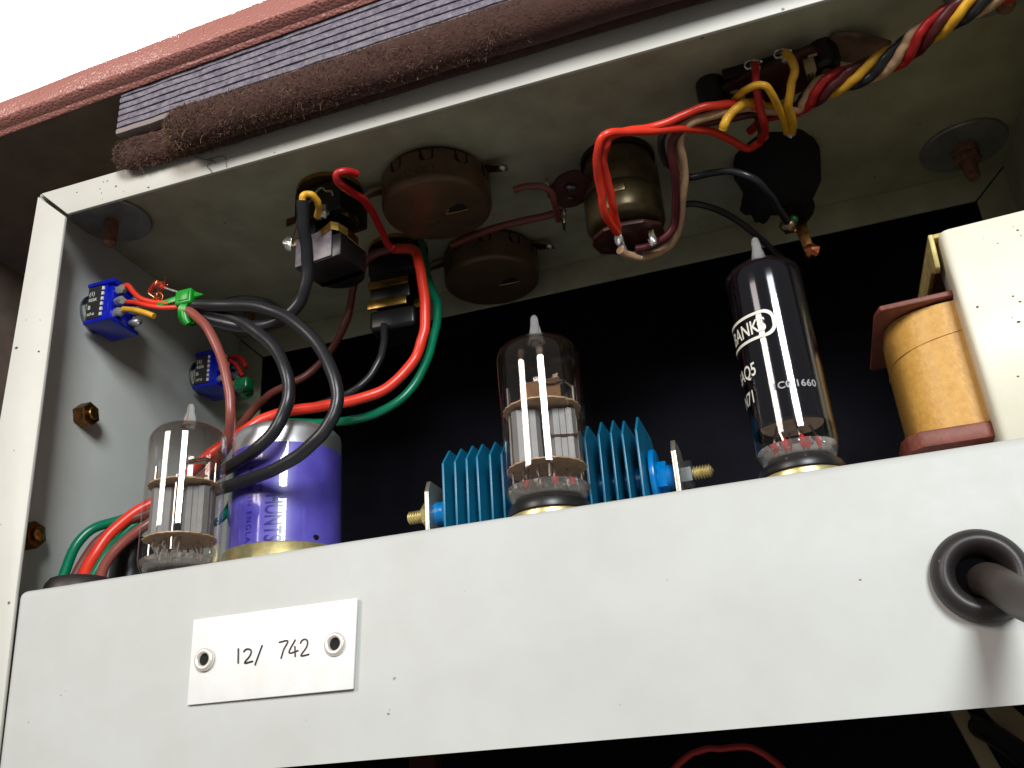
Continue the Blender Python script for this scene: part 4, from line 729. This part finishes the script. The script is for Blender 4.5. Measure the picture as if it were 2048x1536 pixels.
# dark post and cable grommet at lower left
t = thing('black_capacitor', (3.6, 44, 0), "small black cylinder standing behind the left valve by the panel", "capacitor")
MB().lathe([(6.2, 0.1), (6.4, 1), (6.4, 21), (5.8, 23.2), (4.2, 24.2), (0.02, 24.4)], (3.6, 44, 0), n=32).build('can', 'bakelite', t, smooth=60)
t = thing('cable_grommet', (9, 17.5, 0), "dark rubber grommet in the tray's left corner that swallows the coloured wires", "grommet")
MB().lathe([(6.2, 4.4), (7.2, 5.6), (8.6, 5.2), (9.6, 3.8), (10.2, 1.6), (10.2, 0.05)], (9, 17.5, 0), n=40).build('grommet_ring', 'rubber', t, smooth=70)
MB().cyl((9, 17.5, 4.0), (9, 17.5, 4.3), 6.6).build('hole', 'hole', t)
# ------------------------------------------------------------------ large potentiometers
def big_pot(x, y, label, notch_mat='hole'):
    t = thing('large_potentiometer', (x, y, 134), label, "potentiometer", "large bronze potentiometers under the top panel")
    R_ = 18.4
    MB().lathe([(0.02, 0), (R_ - 1.5, 0), (R_ - 1.5, -2.6), (0.02, -2.6)], (x, y, 134), n=40).build('base_disc', 'paxolin', t)
    mb = MB().lathe([(R_, -2.2), (R_, -12.0), (R_ - 0.3, -12.9), (R_ - 0.9, -13.5), (R_ - 1.8, -13.8), (0.02, -13.9)], (x, y, 134), n=72)
    c_ = mb.build('can', 'bronze', t, smooth=60)
    for i in range(10):                                # dark crimp notches round the upper edge
        a = math.radians(-150 + i * 36); q = []
        for da, z in ((-.13, -2.0), (.13, -2.0), (.13, -5.6), (.07, -6.4), (-.07, -6.4), (-.13, -5.6)):
            q.append((x + (R_ + .06) * math.cos(a + da), y + (R_ + .06) * math.sin(a + da), 134 + z))
        MB().prism(q, (-.5 * math.cos(a), -.5 * math.sin(a), 0)).build('notch', 'hole', c_)
    zc = 134 - 13.9
    hq = [(x + 2.2, y + 2.2), (x + 4.2, y - .2), (x + 7.4, y - 1.6), (x + 9.6, y - .4), (x + 10.4, y + 2.6), (x + 6.4, y + 2.6)]
    MB().prism([(a, b_, zc - .08) for a, b_ in hq], (0, 0, .5)).build('opening', 'hole', c_)
    MB().tube([(a, b_, zc - .05) for a, b_ in hq[3:] + hq[:2]], 0.22, n=6).build('opening_edge', 'brass', c_)
    MB().blob((x - 5, y + 5, zc + .2), 2.6, 0.2, (1.6, .8, .16), 3).build('dent', 'dark_can', c_, smooth=60)
    for (a, nm) in ((-168, 'lug'), (-4, 'lug'), (100, 'lug')):
        ca, sa = math.cos(math.radians(a)), math.sin(math.radians(a)); p0 = Vector((x + ca * (R_ - 2), y + sa * (R_ - 2), 132.2)); d = Vector((ca, sa, 0)); n_ = Vector((-sa, ca, 0))
        lg = MB().prism([p0 - n_ * 2.2, p0 + n_ * 2.2, p0 + d * 6 + n_ * 1.8, p0 + d * 9.5 + n_ * 1.2 - Vector((0, 0, 3)), p0 + d * 9.5 - n_ * 1.2 - Vector((0, 0, 3)), p0 + d * 6 - n_ * 1.8], (0, 0, -.5)).build('lug', 'tag_metal', t)
        MB().blob(p0 + d * 8.2 + Vector((0, 0, -2.4)), 1.3, .5, (1.2, 1, .9), a).build('solder_blob', 'solder', lg, smooth=60)
    return t, R_
p1, R_ = big_pot(113.6, 43.4, "upper large bronze potentiometer stamped 500KΩ, nearer the front lip")
v, f = text_bm("500KΩ CC1", 3.6, 0.95, 0.02, 1.1)
flat_shape(v, f, on_cyl(113.6, 43.4, R_ + .07, -127, 122.8)).build('lettering', 'ink_brown', p1)
big_pot(114.6, 96.0, "lower large dark potentiometer deeper in, half hidden behind the first")
# ------------------------------------------------------------------ rotary switch with side tag plate
sw = thing('switched_potentiometer', (173.5, 58.5, 134), "cylindrical olive metal control with a brown tag plate below, wired in red and cream", "rotary switch")
MB().lathe([(11.4, 0), (11.4, -6), (12.9, -6.6), (12.9, -15.5), (12.5, -16), (12.9, -16.4), (12.9, -26), (12.3, -27.3), (10.6, -28), (0.02, -28)], (173.5, 58.5, 134), n=56).build('can', 'dark_can', sw, smooth=50)
MB().lathe([(0.02, 0), (12.6, 0), (12.6, -2.0), (0.02, -2.0)], (173.5, 58.5, 134 - .05), n=40).build('top_disc', 'bakelite', sw)
MB().prism([(161.6, 59, 104.4), (163.0, 55, 104.4), (167, 51.5, 104.4), (172, 50.6, 104.4), (180, 51.6, 104.4), (185, 55.5, 104.4), (185.2, 62, 104.4), (180, 67, 104.4), (170, 68.2, 104.4), (163, 65, 104.4)], (0, 0, -1.4)).build('tag_plate', 'paxolin', sw, bevel=0.2)
MB().box(172.2, 176.4, 45.35, 45.75, 112.6, 115.2).build('clip', 'tag_metal', sw, bevel=.1)
for i, (x, y) in enumerate(((165.6, 57), (165.4, 62.5), (171.6, 51.4), (171.4, 57.2), (175.6, 63), (181.4, 56.6))):
    if i < 2:
        MB().lathe([(0.02, 103.0), (0.9, 102.8), (1.3, 102.9)], (x, y, 0), n=14).build('rivet', 'tag_metal', sw, smooth=60)
    else:
        lg = MB().hexa([(x - .9, y - .25, 97.4), (x + .9, y - .25, 97.4), (x + .9, y + .25, 97.4), (x - .9, y + .25, 97.4), (x - .9, y - .25, 103.4), (x + .9, y - .25, 103.4), (x + .9, y + .25, 103.4), (x - .9, y + .25, 103.4)]).build('lug', 'tag_metal', sw, bevel=.1)
        MB().blob((x, y - .2, 98.4), 1.35, .55, (1, 1, 1.5), i * 3).build('solder_blob', 'solder', lg, smooth=60)
sd = MB().lathe([(0.02, 0), (7.0, 0), (7.2, -.6), (7.0, -1.4), (0.02, -1.4)], (158.6, 48.5, 120.2), (-.25, 0.25, 1), n=30, wob=.05).build('side_plate', 'paxolin', sw, smooth=40)
MB().lathe([(0.02, 0.9), (1.4, .7), (2.2, 0)], (158.9, 46.8, 118.9), (-.25, .25, -1), n=18).build('rivet', 'steel', sd, smooth=60)
MB().lathe([(0.02, 0.7), (1.2, .5), (1.9, 0)], (157.4, 51.6, 118.2), (-.25, .25, -1), n=18).build('rivet', 'tag_metal', sd, smooth=60)
for i, (x, y, z) in enumerate(((153.6, 56.6, 116.5), (152.4, 60.5, 117), (151.6, 45.5, 120.5))):
    lg = MB().hexa([(x - .3, y - .9, z - 4), (x + .3, y - .9, z - 4), (x + .3, y + .9, z - 4), (x - .3, y + .9, z - 4), (x - .3, y - .9, z + 3), (x + .3, y - .9, z + 3), (x + .3, y + .9, z + 3), (x - .3, y + .9, z + 3)]).build('lug', 'bakelite' if i == 1 else 'tag_metal', sd, bevel=.1)
    if i != 1: MB().blob((x, y, z + .6), 1.2, .5, (1, 1, 1.5), i).build('solder_blob', 'solder', lg, smooth=60)
# ------------------------------------------------------------------ jack sockets
def jack(name, org, ang, label, front=True):
    t = thing(name, org, label, "jack socket", "black jack sockets under the top panel")
    ox, oy, oz = org; ca, sa = math.cos(ang), math.sin(ang)
    def W_(p): return (ox + p[0] * ca - p[1] * sa, oy + p[0] * sa + p[1] * ca, oz + p[2])
    def bx(mb, x0, x1, y0, y1, z0, z1): return mb.hexa([W_(p) for p in ((x0, y0, z0), (x1, y0, z0), (x1, y1, z0), (x0, y1, z0), (x0, y0, z1), (x1, y0, z1), (x1, y1, z1), (x0, y1, z1))])
    MB().prism([W_(p) for p in [(11.5 * math.cos(a), 11.0 * math.sin(a), 0) for a in [2 * math.pi * i / 28 for i in range(28)]]], (0, 0, -1.6)).build('washer', 'brass', t)
    bx(MB(), -9.6, 9.6, -7, 9, -14, -1.6).build('head', 'bakelite', t, bevel=0.8)
    if not front:
        bx(MB(), -9.0, 6.5, -6.6, 9, -25, -13.5).build('side_arm', 'bakelite', t, bevel=0.5)
        bx(MB(), -9.4, 6.6, -7.7, -6.7, -20.2, -17.2).build('contact_strip', 'brass', t, bevel=.2)
        bx(MB(), -9.4, 5.6, -7.9, -6.7, -28.6, -25.0).build('contact_strip', 'brass', t, bevel=.2)
        bx(MB(), 7.0, 10.5, -4, -2, -29, -25.5).build('lug', 'brass', t, bevel=.2)
        bx(MB(), -9.2, 8.8, -7.0, 9, -37, -28.7).build('foot', 'bakelite', t, bevel=1.6, seg=3)
        return t
    bx(MB(), -8.8, -2.0, -5, 9, -24, -13.5).build('side_arm', 'bakelite', t, bevel=0.5)
    lo = bx(MB(), -9.2, 8.8, -5.5, 9, -31, -22.5)
    lo.prism([W_((8.8 * math.cos(a), 6 + 8.0 * math.sin(a), -31.0)) for a in [math.pi * i / 14 for i in range(15)]], (0, 0, 8))
    lo.build('foot', 'bakelite', t, bevel=0.4)
    if front: bx(MB(), -9.0, 5.4, -6.1, -5.6, -30.6, -20).build('face_plate', 'jack_plate', t, bevel=.1)
    for k, z in enumerate((-12.5, -20)):
        sp = MB(); P = [W_(p) for p in ((-1.5, -5.2, z - 1), (2.5, -6.0, z - .5), (5.4, -6.2, z + .6), (7.4, -4.6, z + .2), (9.4, -2.2, z - 1.4), (9.8, 3, z - 2))]
        for i in range(len(P) - 1):
            a, b_ = Vector(P[i]), Vector(P[i + 1]); u = Vector((0, 0, 1.5)); nn = Vector((sa, -ca, 0)) * .35
            sp.hexa([a - u, b_ - u, b_ - u + nn, a - u + nn, a + u, b_ + u, b_ + u + nn, a + u + nn])
        sp.build('contact_spring', 'brass', t)
    for k, (px, pz) in enumerate(((-12.2, -10.5), (-12.4, -19.5), (3.0, -13.5))):
        if not front and k == 2: continue
        y = -6.8 if k == 2 else -5.0
        lg = bx(MB(), px - 2.2, px + (3.4 if k < 2 else 2), y, y + .5, pz - 1.6, pz + 1.4).build('lug', 'old_brass' if k == 0 else 'tag_metal', t, bevel=.12)
        if k: MB().blob(W_((px - .4, y - .3, pz - .2)), 2.0, .6, (.9, .8, 1.35), k * 5).build('solder_blob', 'solder', lg, smooth=60)
    if front:
        MB().tube([W_((-10.8, -5.6, -17.4)), W_((-6, -8.5, -12.5)), W_((-.5, -9, -8.2))], 0.42, n=7).build('link_wire', 'tag_metal', t)
        MB().tube(smooth_path([W_(p) for p in ((-.8, -7.6, -5.5), (2.4, -8, -4.4), (4.2, -7.6, -6.2), (6.0, -7.2, -6.6), (6.6, -7, -8.8))], 5), 0.4, n=6).build('link_wire', 'solder', t)
    return t
jack('jack_socket', (77.2, 36.0, 134), math.radians(-8), "black jack socket with soldered tags in front, its cable core yellow")
jack('jack_socket', (83.0, 79.0, 134), math.radians(4), "dim second jack socket with two brass springs, beside the lower potentiometer", False)
# ------------------------------------------------------------------ black lamp boss with brass tags
lb_ = thing('lamp_boss', (224.6, 78.5, 134), "rough black rubber covered boss with brass tags, behind the tall black valve's tip", "lamp holder")
MB().lathe([(14.2, 0), (14.4, -3), (13.6, -8), (12.4, -13), (10.2, -17), (6, -19), (.02, -19.5)], (224.6, 78.5, 134), n=64, wob=.09).build('boss', 'fuzzy_black', lb_, smooth=40)
MB().blob((216.4, 81, 121), 6.2, .5, (1, 1.4, 1.2), 4).build('sleeve_fold', 'fuzzy_black', lb_, smooth=60)
MB().blob((229.6, 88, 118), 5.0, .5, (.9, 1.2, 1.2), 8).build('sleeve_fold', 'fuzzy_black', lb_, smooth=60)
MB().hexa([(222.3, 77.6, 103), (226, 77.6, 103), (226, 78.4, 103), (222.3, 78.4, 103), (221.8, 79, 116), (226.8, 79, 116), (226.8, 80, 116), (221.8, 80, 116)]).build('tag', 'old_brass', lb_, bevel=.2)
MB().hexa([(227.2, 79.6, 95.6), (230.2, 79.6, 95.6), (230.2, 80.4, 95.6), (227.2, 80.4, 95.6), (225.4, 82, 112), (229.8, 82, 112), (229.8, 83, 112), (225.4, 83, 112)]).build('tag', 'old_brass', lb_, bevel=.2)
MB().blob((223.9, 75.4, 104.6), 2.6, .25, (1.1, .8, 1), 2).build('solder_blob', 'tag_metal', lb_, smooth=60)
MB().blob((225.8, 74.6, 105.6), 1.4, .2, (1, 1, 1), 6).build('green_bead', 'tie_dark', lb_, smooth=60)
MB().blob((229.2, 78.6, 95.2), 2.4, .6, (1, 1, 1), 12).build('solder_blob', 'copper', lb_, smooth=40)
# ------------------------------------------------------------------ socket plate with lugs
sp_ = thing('socket_plate', (224, 34.5, 134), "dark red brown socket plate with soldered lugs under the top panel, between two black screws", "socket plate")
MB().prism([(206.6, 33.5, 128.4), (212.5, 29.4, 128.4), (222, 26.6, 128.4), (236.5, 22.6, 128.4), (240, 26, 128.4), (240.6, 35.5, 128.4), (236.4, 40.4, 128.4), (213.6, 45.2, 128.4), (209.0, 41, 128.4)], (0, 0, 1.5)).build('plate', 'paxolin', sp_, bevel=.2)
MB().box(212, 237, 28, 41, 129.9, 133.9).build('plate_block', 'bakelite', sp_, bevel=.3)
for i, (x, y, L_) in enumerate(((214.4, 33.5, 5), (236.0, 29.6, 5.5), (221.0, 22.4, 3), (229.6, 21.6, 3), (220.2, 42.6, 12), (227.8, 44.0, 11.5))):
    lg = MB().hexa([(x - 1.2, y - .3, 128.5 - L_), (x + 1.2, y - .3, 128.5 - L_), (x + 1.2, y + .3, 128.5 - L_), (x - 1.2, y + .3, 128.5 - L_), (x - 1.4, y - .3, 128.5), (x + 1.4, y - .3, 128.5), (x + 1.4, y + .3, 128.5), (x - 1.4, y + .3, 128.5)]).build('lug', 'tag_metal', sp_, bevel=.12)
    if i > 1: MB().blob((x, y - .4, 128.8 - L_), 1.5, .6, (1, 1, 1), i * 2.3).build('solder_blob', 'copper' if i == 4 else 'solder', lg, smooth=50)
for (x, y, lb, L_) in ((207.9, 33.0, "black nut on the left end of the brown socket plate", 0), (240.8, 30.6, "black nut with a protruding rusty screw on the right end of the socket plate", 9)):
    t = thing('fixing_nut', (x, y, 134), lb, "nut", "black nuts fixing the socket plate")
    MB().lathe([(4.4, 0), (4.4, -5.5), (3.8, -7.5), (2.6, -8.6), (.02, -8.8)], (x, y, 134), n=14).build('nut', 'bakelite', t, smooth=30)
    if L_:
        st = []
        for q in range(18): st += [(1.45, -8.4 - q * .45), (1.15, -8.62 - q * .45)]
        MB().lathe(st + [(.02, -16.6)], (x, y, 134), (0.06, 0, 1), n=14).build('screw_end', 'rust', t, smooth=20)
for (x, y, z, dx) in ((215.6, 31.6, 124.2, -2.4), (235.8, 25.4, 124.6, 2.6)):
    hk = MB().prism([(x - 1.5, y, z + 2.8), (x + 1.5, y, z + 2.8), (x + 1.6, y, z - 1.8), (x + .7, y, z - 3.4), (x + .2, y, z - 2.2), (x - .3, y, z - 3.6), (x - .8, y, z - 2.2), (x - 1.5, y, z - 3.2)], (0, .45, 0)).build('solder_tag', 'tin_tag', sp_, bevel=.1)
    MB().box(min(x, x + dx), max(x, x + dx), y - .6, y - .1, z + 2.6, z + 3.5).build('tag_hook', 'tin_tag', hk, bevel=.12)
for (x, y, z) in ((221.2, 20.4, 126.4), (229.6, 20.4, 127.4)):
    MB().tube([(x - .6 + 2.3 * math.cos(a), y + .5 * math.sin(2 * a), z + 1.2 * math.sin(a)) for a in [2 * math.pi * i / 22 for i in range(20)]], .35, n=6).build('wrapped_end', 'solder', sp_, smooth=60)
# torn paper tag
mb = MB()
for i in range(13):
    u = i / 12
    hw = 6.2 * math.sin(math.pi * min(1, 0.18 + u * 0.82)) ** 0.8 * (1 - 0.35 * u) + 0.15 * noise.noise((u * 9, 0, 0)) + 0.05
    for j in range(6):
        vv = j / 5
        mb.v.append((243.0 + 16.5 * u, 28.6 + 3.4 * u + (vv - .5) * 2 * hw, 133.2 - 1.6 * math.sin(u * 2.6) - 3.2 * (vv - 0.2) ** 2 * (1 - .5 * u) - 1.2 * u))
for i in range(12):
    for j in range(5): mb.f.append((i * 6 + j, i * 6 + j + 1, (i + 1) * 6 + j + 1, (i + 1) * 6 + j))
o = mb.build('paper_scrap', 'paper_tag', smooth=60); m_ = o.modifiers.new("thick", 'SOLIDIFY'); m_.thickness = .25 * K
tag(o, "curled brown scrap of paper hanging under the top panel beside the right screw", "paper scrap")
# cobweb threads on the lip
mb = MB()
for P in ([(49.5, -.5, 131), (53.5, -.4, 128.8), (58, -.4, 128.6), (60.5, -.4, 127.6), (61.3, -.3, 123.6)], [(55.2, -.4, 129), (55.8, -.5, 127.2), (54.3, -.5, 126), (55.6, -.5, 124.2), (56.4, -.4, 122.4)], [(54.0, -.5, 128), (56.2, -.5, 127.6), (57.2, -.5, 126.2)]):
    mb.tube(smooth_path(P, 5), 0.09, n=5)
tag(mb.build('cobweb_thread', 'cobweb'), "dark threads of old cobweb on the white lip below the felt", "cobweb")
# ------------------------------------------------------------------ parts below the tray
t = MB().prism([(234.4, 60, -45), (238, 60, -45), (243.6, 60, -63), (239.4, 60, -63)], (0, 3, 0)).build('mounting_strip', 'strip_beige', bevel=.4); tag(t, "narrow beige metal strip slanting down in the dark below the tray's right end", "strip")
t = MB().prism([(241.1, 57, -45), (246, 57, -45), (252, 57, -52.5), (249.5, 57, -62), (245.9, 57, -56.4)], (0, 3, 0)).build('mounting_plate', 'strip_beige', bevel=.4); tag(t, "wider beige metal plate at the bottom right corner below the tray", "plate")
t = MB().tube(smooth_path([(226, 90, -44), (238, 66, -50), (246, 50, -58), (252, 40, -70)], 6), 2.6, n=14).build('black_tube', 'bakelite', smooth=60); tag(t, "black cable hanging in the dark beside the beige strip below the tray", "cable")
t = MB().box(90, 98, 64, 70, -70, -44).build('brown_post', 'paxolin', bevel=.6); tag(t, "dim red brown post in the dark below the middle of the tray", "post")
# ------------------------------------------------------------------ wires
for (nm, lab, matn, r, pts) in WIRES:
    P = smooth_path(pts, 5); Q = []; rr = []; sd = random.random() * 50
    for i, p in enumerate(P):
        e = min(1, i / 6, (len(P) - 1 - i) / 6)
        Q.append(p + 0.32 * e * Vector((noise.noise((i * .23 + sd, 0, 0)), noise.noise((i * .23 + sd, 7, 0)), noise.noise((i * .23 + sd, 14, 0)))))
        rr.append(r * (1 + 0.05 * noise.noise((i * .35 + sd, 30, 0))))
    o = MB().tube(Q, rr, n=12).build(nm, matn, smooth=60)
    tag(o, lab, "cable" if 'cable' in nm else "wire", "wires inside the chassis")
